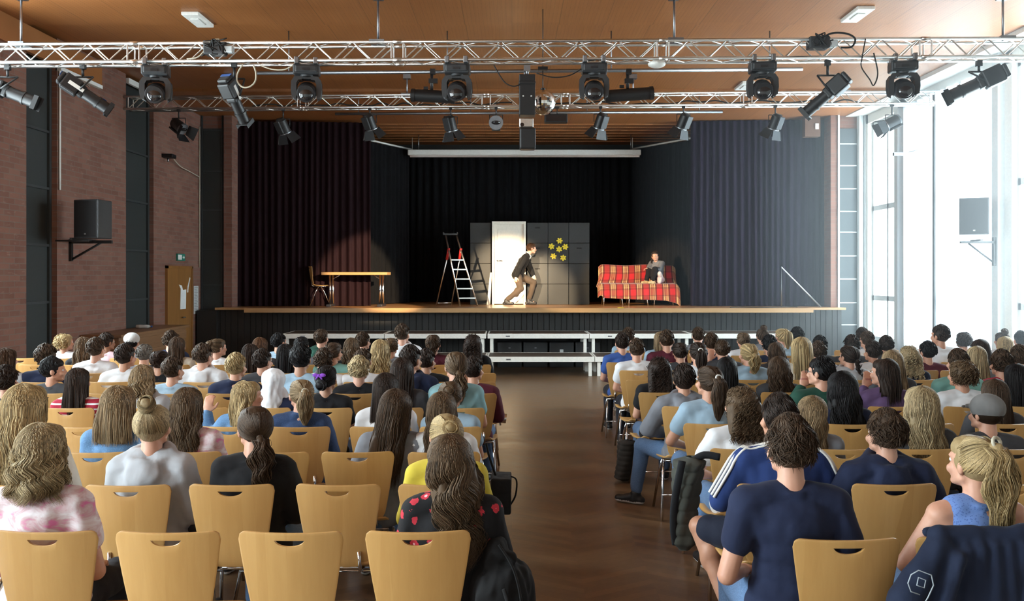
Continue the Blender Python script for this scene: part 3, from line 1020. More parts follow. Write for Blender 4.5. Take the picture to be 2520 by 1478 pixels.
# ================================================================ the room
XL, XR, CZ = -6.46, 7.30, 5.15


def struct(name, mb, mats, bevel=0.0, label=None):
    o = mb.build(name, mats, bevel=bevel)
    return tag(o, label, kind='structure')


m = MB(); m.box((-7.2, -4.2, -0.1), (8.2, 24.0, 0.0)); struct('floor', m, FLOOR)
m = MB(); m.box((XL - .4, -4.2, CZ), (6.93, 12.1, CZ + 0.12)); m.box((XL - .4, 12.1, CZ + 0.05), (6.93, 16.5, CZ + 0.17)); m.box((XL - .4, 16.5, CZ), (6.93, 24, CZ + 0.12))
struct('ceiling', m, CEIL)
m = MB(); m.box((6.93, -4.2, CZ - 0.02), (8.2, 24, CZ + 0.12)); struct('ceiling_border', m, PLASTER)

# brick side wall with tall shuttered recesses, windows next to the camera
segs = [(-4.2, -3.2), (-1.0, 0.2), (2.6, 4.4), (6.4, 8.6), (11.0, 12.16), (12.98, 15.30), (16.48, 19.1)]
m = MB()
for a, b in segs: m.box((XL - 0.40, a, 0), (XL, b, CZ + .05))
for a, b in LEFT_WINS:
    m.box((XL - 0.40, a, 0), (XL, b, 1.0)); m.box((XL - 0.40, a, 4.8), (XL, b, CZ + .05))
for a, b in ((12.16, 12.98), (15.30, 16.48)): m.box((XL - 0.40, a, 0), (XL - 0.135, b, CZ + .05))
struct('wall_left', m, BRICK_Y)
n = 0
for a, b, s0, st in ((12.16, 12.98, 3.84, 0.80), (15.30, 16.48, 3.95, 0.85)):
    n += 1
    w = tag(empty('window_%d' % n, (XL - 0.13, (a + b) / 2, 0)), 'tall dark shuttered window slot in the brick wall', 'window', kind='structure')
    h = (b - a) / 2
    m = MB(); m.box((0, -h, 0), (0.02, h, CZ)); m.build('shutter_panel', PANEL, w)
    m = MB()
    m.box((0.02, -h, 0), (0.055, -h + 0.06, CZ)); m.box((0.02, h - 0.06, 0), (0.055, h, CZ))
    z = s0
    while z > 0.1:
        m.box((0.02, -h + .06, z), (0.05, h - .06, z + 0.035)); z -= st
    m.build('window_frame', FRAME_D, w)
GLASS = bpy.data.materials.new('window_glass'); GLASS.use_nodes = True
_nt = GLASS.node_tree; _nt.nodes.clear()
_o = _nt.nodes.new('ShaderNodeOutputMaterial'); _t = _nt.nodes.new('ShaderNodeBsdfTransparent'); _g = _nt.nodes.new('ShaderNodeBsdfGlossy'); _m = _nt.nodes.new('ShaderNodeMixShader')
_g.inputs['Roughness'].default_value = 0.02; _m.inputs[0].default_value = 0.06; _t.inputs[0].default_value = (0.93, 0.96, 0.95, 1)
lk(_nt, _t.outputs[0], _m.inputs[1]); lk(_nt, _g.outputs[0], _m.inputs[2]); lk(_nt, _m.outputs[0], _o.inputs[0])
for a, b in LEFT_WINS:
    n += 1
    w = tag(empty('window_%d' % n, (XL - 0.3, (a + b) / 2, 0)), 'wide daylight window in the brick wall', 'window', kind='structure')
    h = (b - a) / 2
    m = MB()
    for y in (-h, -0.03, h - 0.06): m.box((-.03, y, 1.0), (.03, y + .06, 4.8))
    for z in (1.0, 3.2, 4.74): m.box((-.03, -h, z), (.03, h, z + .06))
    m.build('window_frame', FRAME_L, w)
    m = MB(); m.box((-.004, -h, 1.0), (.004, h, 4.8)); m.build('window_pane', GLASS, w)
# pale strip where the brick ends below the wooden ceiling
m = MB(); m.box((XL - 0.02, -4.2, 4.80), (XL + 0.05, 14.3, 5.15)); struct('wall_left_frieze', m, CEIL)
m = MB(); m.box((XL - 0.02, 12.98, 4.745), (XL + 0.06, 14.3, 4.80)); m.box((XL - 0.02, 15.35, 5.06), (XL + 0.03, 16.3, 5.15)); struct('trim_1', m, PLASTER)
m = MB(); m.tube([(XL + 0.02, 13.02, 5.1), (XL + 0.02, 13.02, 3.05)], 0.016, 8); struct('trim_2', m, WHITE)
m = MB(); m.box((XL - .4, -4.35, 0), (8.2, -4.2, CZ + .1)); struct('wall_back', m, PLASTER)

# window wall
m = MB()
for a, b in ((-4.2, 11.0), (13.35, 13.75)): m.box((XR, a, 0), (XR + .35, b, CZ))
m.box((XR, 11.0, 0), (XR + .35, 19.1, 0.5)); m.box((XR, 11.0, 4.95), (XR + .35, 19.1, CZ)); m.box((XR, 16.95, 0), (XR + .35, 17.22, CZ))
m.box((XR, 18.75, 0), (XR + .35, 19.1, CZ))
struct('wall_right', m, PLASTER)
n = 6
for a, b, lab in ((11.0, 13.35, 'tall bright window beside the wall speaker'), (13.75, 16.95, 'wide blown-out window between white piers'), (17.22, 18.75, 'tall white framed window next to the stage')):
    n += 1
    w = tag(empty('window_%d' % n, (XR + 0.12, (a + b) / 2, 0)), lab, 'window', kind='structure')
    h = (b - a) / 2; k = 2
    m = MB()
    for i in range(k + 1):
        y = -h + (2 * h - 0.07) * i / k; m.box((-.03, y, 0.5), (.04, y + .07, 4.95))
    for z in (0.5, 1.33, 3.15, 4.88): m.box((-.03, -h, z), (.04, h, z + .10))
    m.build('window_frame', FRAME_L, w)
    m = MB(); m.box((-.004, -h, 0.5), (.004, h, 4.95)); m.build('window_pane', GLASS, w)
    m = MB(); m.box((-0.20, -h, 0.42), (0.0, h, 0.46)); m.build('window_sill', WHITE, w)
# translucent sheets put in for white piers, to glow like the glare
GLARE_SHEET = bpy.data.materials.new('glare_sheet'); GLARE_SHEET.use_nodes = True
_nt = GLARE_SHEET.node_tree; _nt.nodes.clear()
_o = _nt.nodes.new('ShaderNodeOutputMaterial'); _t = _nt.nodes.new('ShaderNodeBsdfTranslucent'); _g = _nt.nodes.new('ShaderNodeBsdfDiffuse'); _m = _nt.nodes.new('ShaderNodeMixShader')
_t.inputs[0].default_value = (0.9, 0.95, 1, 1); _g.inputs[0].default_value = (0.85, 0.88, 0.9, 1); _m.inputs[0].default_value = 0.3
lk(_nt, _t.outputs[0], _m.inputs[1]); lk(_nt, _g.outputs[0], _m.inputs[2]); lk(_nt, _m.outputs[0], _o.inputs[0])


def drape(name, p0, p1, z0, z1, mat, pleat=0.09, amp=0.03, seed=0, label=None, cat='curtain', group=None, zn=14, grow=0.5, th=0.006, sheet=False):
    """a pleated hanging cloth from p0 to p1 (plan points)"""
    rnd = random.Random(seed)
    a, b = V((*p0, 0)), V((*p1, 0)); L = (b - a).length; t = (b - a) / L; nn = V((t.y, -t.x, 0))
    nx = max(8, int(L / pleat * 9))
    ph = [rnd.uniform(0, 6.28) for _ in range(6)]
    def off(s, zz):
        k = 1 + grow * (1 - zz)
        w = math.sin(2 * math.pi * s / pleat + 1.6 * math.sin(s * 2.1 + ph[0]) + 1.1 * math.sin(s * 5.3 + ph[1]) + (1 - zz) * 0.9 * math.sin(s * 3 + ph[3]))
        return amp * k * (w + 0.45 * math.sin(s * 2 * math.pi / (pleat * 2.7) + ph[2]))
    m = MB(); vs = []; fs = []
    for side in (0, 1):
        for k in range(zn + 1):
            zz = k / zn
            for i in range(nx + 1):
                s = L * i / nx
                p = a + t * s + nn * (off(s, zz) + (th if side else 0))
                vs.append((p.x, p.y, z0 + (z1 - z0) * zz))
    W = nx + 1; N = W * (zn + 1)
    for k in range(zn):
        for i in range(nx):
            q = [k * W + i, k * W + i + 1, (k + 1) * W + i + 1, (k + 1) * W + i]
            fs.append(q); fs.append([N + x for x in q[::-1]])
    m.add(vs, fs)
    o = m.build(name, mat)
    return tag(o, label, cat, group)


drape('glare_sheet', (XR - 0.02, 17.20), (XR - 0.02, 15.78), 0.30, 4.98, GLARE_SHEET, 0.20, 0.018, 3, 'added translucent glare sheet for a white pier beside the far pale window post', 'blind', None, 3)
drape('glare_sheet', (XR - 0.02, 15.66), (XR - 0.02, 13.80), 0.30, 4.98, GLARE_SHEET, 0.20, 0.018, 4, 'added translucent glare sheet for a white pier next to the wall speaker', 'blind', None, 3)
m = MB(); m.box((XR - .05, 15.70, 0.0), (XR - 0.01, 15.77, 5.0)); struct('trim_3', m, FRAME_D)
m = MB(); m.box((XR - .10, 13.55, 0), (XR, 13.72, CZ)); struct('trim_4', m, FRAME_L)
m = MB(); m.box((XR - .03, 17.23, 0), (XR + .0, 17.40, CZ)); struct('trim_5', m, FRAME_L)

# front wall either side of the stage opening
m = MB()
m.box((XL - .4, 19.0, 0), (-6.0, 19.3, CZ)); m.box((-5.97, 18.93, 1.18), (-5.80, 19.35, CZ)); m.box((6.60, 18.93, 1.18), (6.735, 19.35, CZ)); m.box((6.76, 19.0, 0), (XR + .4, 19.3, CZ))
struct('wall_front', m, BRICK_X)
m = MB(); m.box((6.74, 18.90, 1.0), (6.775, 19.0, CZ)); struct('trim_6', m, WHITE)
m = MB(); m.box((7.165, 18.86, 0), (7.245, 19.0, CZ)); m.box((7.265, 18.84, 0), (7.30, 19.0, CZ)); struct('trim_7', m, FRAME_L)
for x0, x1, mt, zs, nm in ((-6.42, -6.02, PANEL, [4.83, 3.98, 3.18, 2.36, 1.62], 'wall_panel'), (6.79, 7.155, TILE_R, [4.55, 4.1, 3.62, 3.15, 2.72, 2.23, 1.75, 1.26, 0.8], 'wall_panel')):
    w = tag(empty('wall_panel', (x0, 18.97, 0)), 'tall strip of dark panels beside the stage opening ' + ('at the brick wall' if x0 < 0 else 'at the windows'), 'wall panel', kind='structure')
    m = MB(); m.box((0, 0, 0), (x1 - x0, 0.03, 4.88)); m.build('panel', mt, w)
    m = MB()
    for z in zs: m.box((0, -0.012, z), (x1 - x0, 0.0, z + (0.03 if x0 < 0 else 0.022)))
    m.build('panel_joint', FRAME_D if x0 < 0 else FRAME_L, w)
    if x0 < 0:
        m = MB(); m.box((-0.03, -0.02, 0), (0, 0.03, CZ)); m.box((x1 - x0, -0.02, 0), (x1 - x0 + .02, .03, CZ)); m.build('panel_edge', FRAME_D, w)
m = MB(); m.box((XL - .4, 23.2, 0), (XR + .4, 23.4, CZ)); struct('wall_stage', m, BOARD)
m = MB(); m.box((XL - .4, 19.3, 0), (XL - .2, 23.3, CZ)); m.box((XR + .2, 19.3, 0), (XR + .4, 23.3, CZ)); struct('wall_stage_side', m, BOARD)

# door, sign, papers
dz = tag(empty('door_1', (XL, 17.75, 0)), 'plain wooden door with torn paper stuck on it in the brick wall', 'door', kind='structure')
m = MB(); m.box((0.0, -0.68, 0.0), (0.035, 0.58, 1.97)); m.build('door_leaf', DOORW, dz)
m = MB(); m.box((0.0, -0.73, 0), (0.05, -0.68, 2.02)); m.box((0.0, 0.58, 0), (0.05, 0.63, 2.02)); m.box((0, -0.73, 1.97), (0.05, 0.63, 2.02)); m.build('door_frame', DOORW, dz)
m = MB(); m.tube([(0.035, 0.1, 1.02), (0.085, 0.1, 1.02), (0.085, -0.02, 1.02)], 0.012, 8); m.build('door_handle', STEEL, dz)
PAPER = flat('paper', (0.75, 0.76, 0.74), 0.8)


def wallsheet(name, pts, x, lab, cat, mat=PAPER):
    m = MB()
    n_ = len(pts)
    vs = [(x, y, z) for y, z in pts] + [(x + 0.004, y, z) for y, z in pts]
    m.add(vs, [list(range(n_)), list(range(n_, 2 * n_))[::-1]] + [[i, (i + 1) % n_, n_ + (i + 1) % n_, n_ + i] for i in range(n_)], 0, False)
    return tag(m.build(name, mat), lab, cat)


wallsheet('paper_sheet', [(17.70, 1.18), (17.72, 1.58), (17.62, 1.66), (17.78, 1.64), (17.84, 1.55), (18.02, 1.56), (18.0, 1.18)], XL + 0.036, 'torn white paper sheet taped on the wooden door', 'paper')
wallsheet('paper_strip', [(18.08, 1.50), (18.10, 1.62), (18.22, 1.80), (18.25, 1.78), (18.15, 1.60), (18.13, 1.50)], XL + 0.036, 'narrow torn paper strip on the door above the sheet', 'paper')
nb = wallsheet('notice_sheet', [(18.55, 1.05), (18.55, 1.62), (18.82, 1.62), (18.82, 1.05)], XL + 0.002, 'long printed notice on the brick wall next to the door', 'notice', flat('notice_paper', (0.55, 0.56, 0.55), 0.8))
m = MB()
for i in range(16): m.box((XL + 0.006, 18.58, 1.10 + i * .032), (XL + 0.008, 18.78 - (i % 3) * .03, 1.108 + i * .032))
m.build('printed_lines', flat('ink', (0.12, 0.12, 0.12), 0.8), nb)
ex = empty('exit_sign', (XL + 0.002, 17.78, 2.12), 0, 'small green and white emergency exit sign above the wooden door', 'sign')
m = MB(); m.box((0, -0.20, 0), (0.03, 0.20, 0.135)); m.build('sign_board', flat('exit_green', (0.02, 0.20, 0.14), 0.4), ex)
m = MB(); m.box((0.03, -0.18, 0.02), (0.032, 0.02, 0.115)); m.box((0.03, 0.06, 0.055), (0.032, 0.13, 0.08)); m.add([(0.031, 0.12, 0.03), (0.031, 0.18, 0.067), (0.031, 0.12, 0.105)], [[0, 1, 2]], 0, False)
m.build('pictogram', WHITE, ex)

# long wooden bench box under the brick wall with a bottle
bx = empty('wooden_ledge', (XL + .01, 15.2, 0), 0, 'long dark wooden slatted ledge running along the brick wall under the door', 'ledge')
m = MB(); m.box((0.0, -1.5, 0.0), (0.56, 1.3, 0.90))
for z in (0.12, 0.32, 0.52, 0.72): m.box((0.56, -1.5, z), (0.575, 1.3, z + .13))
m.build('ledge_body', BENCHW, bx, bevel=0.006)
m = MB(); m.box((0.0, -1.55, 0.90), (0.62, 1.34, 0.945)); m.build('ledge_top', BENCHW, bx, bevel=0.006)
bt = empty('water_bottle', (-6.18, 15.35, 0.945 + 0.032), 0, 'clear plastic water bottle lying on the wooden ledge', 'bottle')
PET = flat('clear_plastic', (0.62, 0.66, 0.66), 0.12, spec=0.9)
m = MB(); m.tube([(-.13, 0, 0), (-.125, 0, 0), (-.06, 0, 0), (0.0, 0, 0), (0.05, 0, 0), (0.09, 0, 0), (0.105, 0, 0), (0.12, 0, 0)], lambda t: [0.02, 0.032, 0.032, 0.030, 0.032, 0.024, 0.012, 0.012][int(round(t * 7))], 14); m.build('bottle_body', PET, bt)
m = MB(); m.cyl((0.118, 0, 0), (0.138, 0, 0), 0.015); m.build('bottle_cap', BLUE, bt)

# ================================================================ the stage
SZ = 1.18
m = MB(); m.box((-6.03, 18.60, SZ - 0.045), (6.78, 23.2, SZ)); m.box((-5.35, 18.30, SZ - 0.085), (6.02, 18.60, SZ))
struct('floor_stage', m, STAGEW)
m = MB(); m.box((-5.36, 18.285, SZ - 0.088), (6.03, 18.302, SZ + 0.001)); m.box((-6.04, 18.585, SZ - 0.045), (-5.35, 18.602, SZ + .001)); m.box((6.02, 18.585, SZ - 0.045), (6.79, 18.602, SZ + .001)); struct('trim_8', m, LIPW)
m = MB(); m.box((-6.40, 18.72, 0), (6.74, 18.95, SZ - 0.047))
x = -6.40
rr_ = random.Random(4)
while x < 6.7:
    w_ = rr_.uniform(0.10, 0.14)
    m.box((x + 0.006, 18.70, 0), (min(6.74, x + w_ - 0.006), 18.72, SZ - 0.047)); x += w_
struct('wall_stage_apron', m, BOARD)
pb = tag(empty('riser_cover', (-6.42, 18.62, 0)), 'black box end closing the corner between stage and brick wall', 'panel', kind='structure')
m = MB(); m.box((0, 0, 0), (0.4, 0.1, 1.12)); m.build('cover_panel', BOARD, pb)


def riser(x0, x1, y0, y1, top, label):
    o = empty('stage_riser', ((x0 + x1) / 2, (y0 + y1) / 2, 0), 0, label, 'riser', 'aluminium platform modules in front of the stage')
    hx, hy = (x1 - x0) / 2, (y1 - y0) / 2
    m = MB(); m.box((-hx + .03, -hy + .03, top - 0.02), (hx - .03, hy - .03, top)); m.build('platform', TREAD, o)
    m = MB()
    m.box((-hx, -hy, top - 0.092), (hx, -hy + .03, top + .002)); m.box((-hx, hy - .03, top - 0.092), (hx, hy, top + .002))
    m.box((-hx, -hy + .03, top - 0.092), (-hx + .03, hy - .03, top + .002)); m.box((hx - .03, -hy + .03, top - 0.092), (hx, hy - .03, top + .002))
    m.build('frame', flat('pale_aluminium', (0.93, 0.91, 0.84), 0.4, 0.0), o, bevel=0.003)
    for sx in (-1, 1):
        for sy in (-1, 1):
            m = MB(); cx, cy = sx * (hx - .075), sy * (hy - .075); m.box((cx - .03, cy - .03, 0), (cx + .03, cy + .03, top - 0.02)); m.build('leg', flat('pale_aluminium', (0.93, 0.91, 0.84), 0.4, 0.0), o, bevel=0.004)
    m = MB(); m.box((-hx * .6 - .04, -hy - .003, top - 0.06), (-hx * .6 + .04, -hy, top - 0.035)); m.build('latch', STEEL, o)


for i, (x0, w) in enumerate(((-4.42, 1.955), (-2.455, 1.955), (-0.47, 1.955), (1.495, 1.955), (3.46, 1.955))):
    riser(x0, x0 + w, 17.6, 18.56, 0.712, ['upper platform module whose bare end is by the brick wall', 'upper platform module before the table on stage', 'upper platform module below the ladder and white door', 'upper platform module below the tartan sofa', 'upper platform module whose bare end is by the windows'][i])
for i, x0 in enumerate((-2.42, -0.455, 1.51, 3.475)):
    riser(x0, x0 + 1.955, 16.62, 17.58, 0.355, ['lower platform module hidden behind the seated rows by the brick wall', 'lower platform module seen open at the end of the aisle', 'lower platform module beyond the boy in the blue shirt', 'lower platform module beyond the window block rows'][i])
# drawer boxes below the risers
for i in range(4):
    o = empty('storage_box', (-0.05 + i * 0.52, 18.45, 0.0), 0, ['black storage box under the riser by the brick wall block', 'black storage box with a small fitting under the riser', 'black storage box with a square white label', 'black storage box beside the far riser leg'][i], 'box', 'storage boxes under the riser')
    m = MB(); m.box((-0.24, -0.2, 0.0), (0.24, 0.2, 0.50)); m.build('box_body', CHAR, o, bevel=0.01)
    if i == 2: m = MB(); m.box((-0.035, -0.204, 0.28), (0.035, -0.2, 0.36)); m.build('box_label', PAPER, o)
    else: m = MB(); m.box((-0.02, -0.208, 0.38), (0.02, -0.2, 0.40)); m.build('box_fitting', STEEL, o)

# curtains
VEL = lambda nm, c: base_velvet(nm, c)


def base_velvet(name, col):
    m, nt, b = base_mat(name, col, 0.75, spec=0.06, sheen=0.04)
    b.inputs['Sheen Tint'].default_value = (min(1, col[0] * 8), min(1, col[1] * 8), min(1, col[2] * 8), 1)
    n = nz(nt, coords(nt, (30, 30, 3)), 2, 3)
    c = ramp(nt, n, [(0.3, tuple(x * 0.8 for x in col)), (0.7, tuple(x * 1.2 for x in col))])
    lk(nt, c, b.inputs['Base Color'])
    return m


VELVET = base_velvet('aubergine_velvet', (0.016, 0.007, 0.009)); VELVET_GLARE = base_velvet('glare_tinted_velvet', (0.014, 0.009, 0.019))  # second copy: same velvet with the window glare's purple tint in its colour
BLACKC = base_velvet('black_stage_cloth', (0.008, 0.008, 0.009))
drape('stage_curtain', (-5.86, 19.35), (-3.02, 19.55), SZ + 0.01, 5.10, VELVET, 0.14, 0.019, 11, 'dark aubergine velvet house curtain drawn open on the table side of stage', 'curtain', 'velvet house curtains')
drape('stage_curtain', (3.82, 19.55), (6.64, 19.35), SZ + 0.01, 5.13, VELVET_GLARE, 0.14, 0.020, 12, 'dark velvet house curtain, glare-tinted purple, drawn open beside the windows', 'curtain', 'velvet house curtains')
drape('side_curtain', (-3.28, 20.2), (-2.45, 21.9), SZ + 0.01, 4.82, BLACKC, 0.16, 0.025, 13, 'black side curtain behind the folding table', 'curtain', 'black stage curtains')
drape('side_curtain', (2.95, 21.9), (4.05, 20.2), SZ + 0.01, 4.84, BLACKC, 0.16, 0.025, 14, 'black side curtain behind the tartan sofa', 'curtain', 'black stage curtains')
drape('backdrop_curtain', (-4.8, 22.75), (5.6, 22.75), SZ + 0.01, 4.80, BLACKC, 0.20, 0.025, 15, 'wide black curtain across the rear of the stage', 'curtain', 'black stage curtains')
for a, b, lab in (((-3.35, 20.1, 4.86), (-2.4, 22.0, 4.86), 'pale curtain rail above the black side curtain behind the table'), ((2.9, 22.0, 4.88), (4.1, 20.1, 4.88), 'pale curtain rail above the black side curtain behind the sofa')):
    rl = MB(); rl.tube([a, b], 0.022, 8)
    rl.tube([a, (a[0], a[1], CZ)], 0.008, 6); rl.tube([b, (b[0], b[1], CZ)], 0.008, 6)
    tag(rl.build('curtain_rail', WHITE), lab, 'rail')
m = MB(); m.box((-2.45, 21.45, 4.66), (3.03, 21.62, 4.79)); o = m.build('screen_housing', WHITE, bevel=0.02)
sc_ = empty('projection_screen', (0, 0, 0), 0, 'long white rolled-up projection screen hanging above the rear of the stage', 'screen')
o.parent = sc_
m = MB(); m.box((-2.40, 21.50, 4.615), (3.0, 21.57, 4.66)); m.build('screen_bar', ALU, sc_)
for x in (-2.2, 0.3, 2.8):
    m = MB(); m.tube([(x, 21.53, 4.79), (x, 21.53, CZ)], 0.012, 6); m.build('hanger', STEEL, sc_)
m = MB()
for i in range(7): m.box((-5.6, 20.0 + i * .42, CZ - 0.02), (6.4, 20.02 + i * .42, CZ))
struct('ceiling_battens', m, CEIL)

# scenery blocks
CRATE = flat('grey_crate', (0.026, 0.027, 0.026), 0.55)


def crate(x, k, lab, w=0.468, handle=True):
    o = empty('scenery_crate', (x, 20.62, SZ + k * 0.462), 0, lab, 'crate', 'grey stage crates beside the white door')
    m = MB(); m.box((-w / 2 + .003, 0, 0), (w / 2 - .003, 0.45, 0.459)); m.build('crate_body', CRATE, o, bevel=0.006)
    if handle:
        m = MB(); m.box((-0.055 - .0, -0.004, 0.33), (0.055, 0.002, 0.36)); m.build('hand_slot', RUBBER, o, bevel=0.004)


rown = ['lowest', 'second', 'third', 'topmost']
for k in range(4):
    crate(-0.71, k, 'grey stage crate, %s of the lone stack between ladder and white door' % rown[k], 0.47, False)
    for c_ in range(3):
        crate(0.575 + c_ * 0.47, k, 'grey stage crate, %s in the %s column beyond the crouching man' % (rown[k], ['first', 'middle', 'outer'][c_]), 0.468, (k, c_) in ((3, 0), (2, 0), (2, 2), (1, 0)))
STAR = flat('yellow_paper', (0.75, 0.58, 0.03), 0.6)
_stars = [(1377, 592, 'yellow paper star at the top of the cluster on grey crates'), (1357, 606, 'yellow paper star on the door side, upper ring'), (1376, 613, 'yellow paper star in the middle of the ring'),
          (1391, 607, 'yellow paper star on the sofa side, upper ring'), (1362, 630, 'yellow paper star on the door side, lowest ring'), (1386, 634, 'yellow paper star at the bottom on the sofa side')]
for q, (px, py, lab) in enumerate(_stars):
    c = at(px, py, 20.60); m = MB(); ring = []
    for k in range(24):
        a = 2 * math.pi * k / 24 + q * .3; r_ = 0.074 * (0.52 + 0.48 * abs(math.cos((a - q * .3) * 3)) ** 0.9)
        ring.append((math.cos(a) * r_, 0, math.sin(a) * r_))
    vs = ring + [(x, -0.006, z) for x, y, z in ring]
    m.add(vs, [list(range(24))[::-1], list(range(24, 48))] + [[i, (i + 1) % 24, 24 + (i + 1) % 24, 24 + i] for i in range(24)], 0, False)
    o = empty('paper_star', c, 0, lab, 'star', 'yellow paper stars on the crates')
    m.build('star_petals', STAR, o)
    m = MB(); m.cyl((0, -0.010, 0), (0, -0.004, 0), 0.016); m.build('star_centre', flat('yellow_core', (0.55, 0.38, 0.02), 0.6), o)

# white stage door
CREAM = flat('cream_paint', (0.80, 0.76, 0.66), 0.45)
dr = empty('scenery_door', (-0.07, 20.55, SZ), 0, 'freestanding cream white door set lit by the stage light', 'door')
m = MB(); m.box((-0.38, 0, 0), (-0.33, 0.10, 1.87)); m.box((0.33, 0, 0), (0.38, 0.10, 1.87)); m.box((-0.33, 0, 1.81), (0.33, 0.10, 1.87)); m.build('door_frame', CREAM, dr, bevel=0.004)
m = MB(); m.box((-0.33, 0.03, 0.02), (0.33, 0.07, 1.81)); m.box((-0.25, 0.022, 0.12), (0.25, 0.03, 1.70)); m.build('door_leaf', CREAM, dr, bevel=0.004)
m = MB(); m.tube([(-0.27, 0.03, 0.99), (-0.27, -0.02, 0.99), (-0.16, -0.02, 0.99)], 0.011, 8); m.box((-0.285, 0.018, 0.90), (-0.255, 0.024, 1.04)); m.build('door_handle', STEEL, dr)
m = MB(); m.add([(-0.50, -0.02, 0), (-0.42, -0.02, 0), (-0.385, -0.02, 0.72), (-0.42, -0.02, 0.72), (-0.50, 0.02, 0), (-0.42, 0.02, 0), (-0.385, 0.02, 0.72), (-0.42, 0.02, 0.72)],
                [[0, 1, 2, 3], [7, 6, 5, 4], [0, 4, 5, 1], [1, 5, 6, 2], [2, 6, 7, 3], [3, 7, 4, 0]], 0, False); m.build('brace_board', CREAM, dr)
# step ladder
ld = empty('step_ladder', (0, 0, SZ), 0, 'aluminium stepladder with red hinges standing open on the stage', 'ladder')
m_ = lambda px, py, d: at(px, py, d) - V((0, 0, SZ))
yf, yb = 19.55, 20.0
fl0, fl1 = V((-1.11, yf, 0.0)), V((-1.42, yf + .02, 1.52)); fr0, fr1 = V((-0.745, yf + .12, 0.0)), V((-1.195, yf + .10, 1.52))
for a, b in ((fl0, fl1), (fr0, fr1)):
    m = MB(); m.tube([a, b], 0.021, 4); m.build('stile', ALU, ld)
bl0, br0 = V((-1.66, yb + .05, 0)), V((-1.34, yb + .17, 0)); bl1, br1 = fl0.lerp(fl1, 0.78), fr0.lerp(fr1, 0.78)
for a, b in ((bl0, bl1), (br0, br1)):
    m = MB(); m.tube([a, b], 0.013, 6); m.build('rear_stile', ALU, ld)
m = MB(); m.tube([bl0 + V((0, 0, .05)), br0 + V((0, 0, .05))], 0.011, 6); m.build('rear_brace', ALU, ld)
for k in range(5):
    t = 0.11 + k * 0.135
    a, b = fl0.lerp(fl1, t), fr0.lerp(fr1, t)
    m = MB(); d = (b - a); m.box((0, -0.045, -0.013), (d.length, 0.045, 0.013), 0, Matrix.Translation(a) @ Matrix.Rotation(math.atan2(d.y, d.x), 4, 'Z')); m.build('step', ALU, ld)
m = MB(); m.box((-1.47, yf - .05, 1.52), (-1.17, yf + .17, 1.55)); m.box((-1.475, yf - .05, 1.55), (-1.46, yf + .17, 1.58)); m.box((-1.18, yf - .05, 1.55), (-1.165, yf + .17, 1.58)); m.build('top_tray', CHAR, ld)
RED = flat('red_plastic', (0.50, 0.02, 0.02), 0.4)
for a, b in ((bl1, bl0), (br1, br0)):
    m = MB(); m.tube([a + V((0, 0, .05)), a.lerp(b, 0.16)], 0.028, 6); m.build('hinge', RED, ld)

# folding table
tb = empty('folding_table', (-3.29, 19.35, SZ), 0, 'beech folding table with chrome column legs on the stage', 'table')
m = MB(); m.box((-0.68, -0.33, 0.665), (0.68, 0.33, 0.725)); m.build('table_top', TABLEW, tb, bevel=0.006)
for s in (-1, 1):
    for dx in (-0.03, 0.03):
        m = MB(); m.tube([(s * 0.53 + dx, 0, 0.05), (s * 0.53 + dx, 0, 0.665)], 0.024, 12); m.build('column', CHROME, tb)
    m = MB(); m.box((s * 0.53 - .055, -0.31, 0.0), (s * 0.53 + .055, 0.31, 0.055)); m.build('foot', flat('dark_foot', (0.05, 0.05, 0.055), 0.3, 0.6), tb, bevel=0.01)
    m = MB(); m.tube([(s * 0.50, 0, 0.58), (s * 0.36, 0, 0.66)], 0.009, 6); m.build('brace', CHROME, tb)


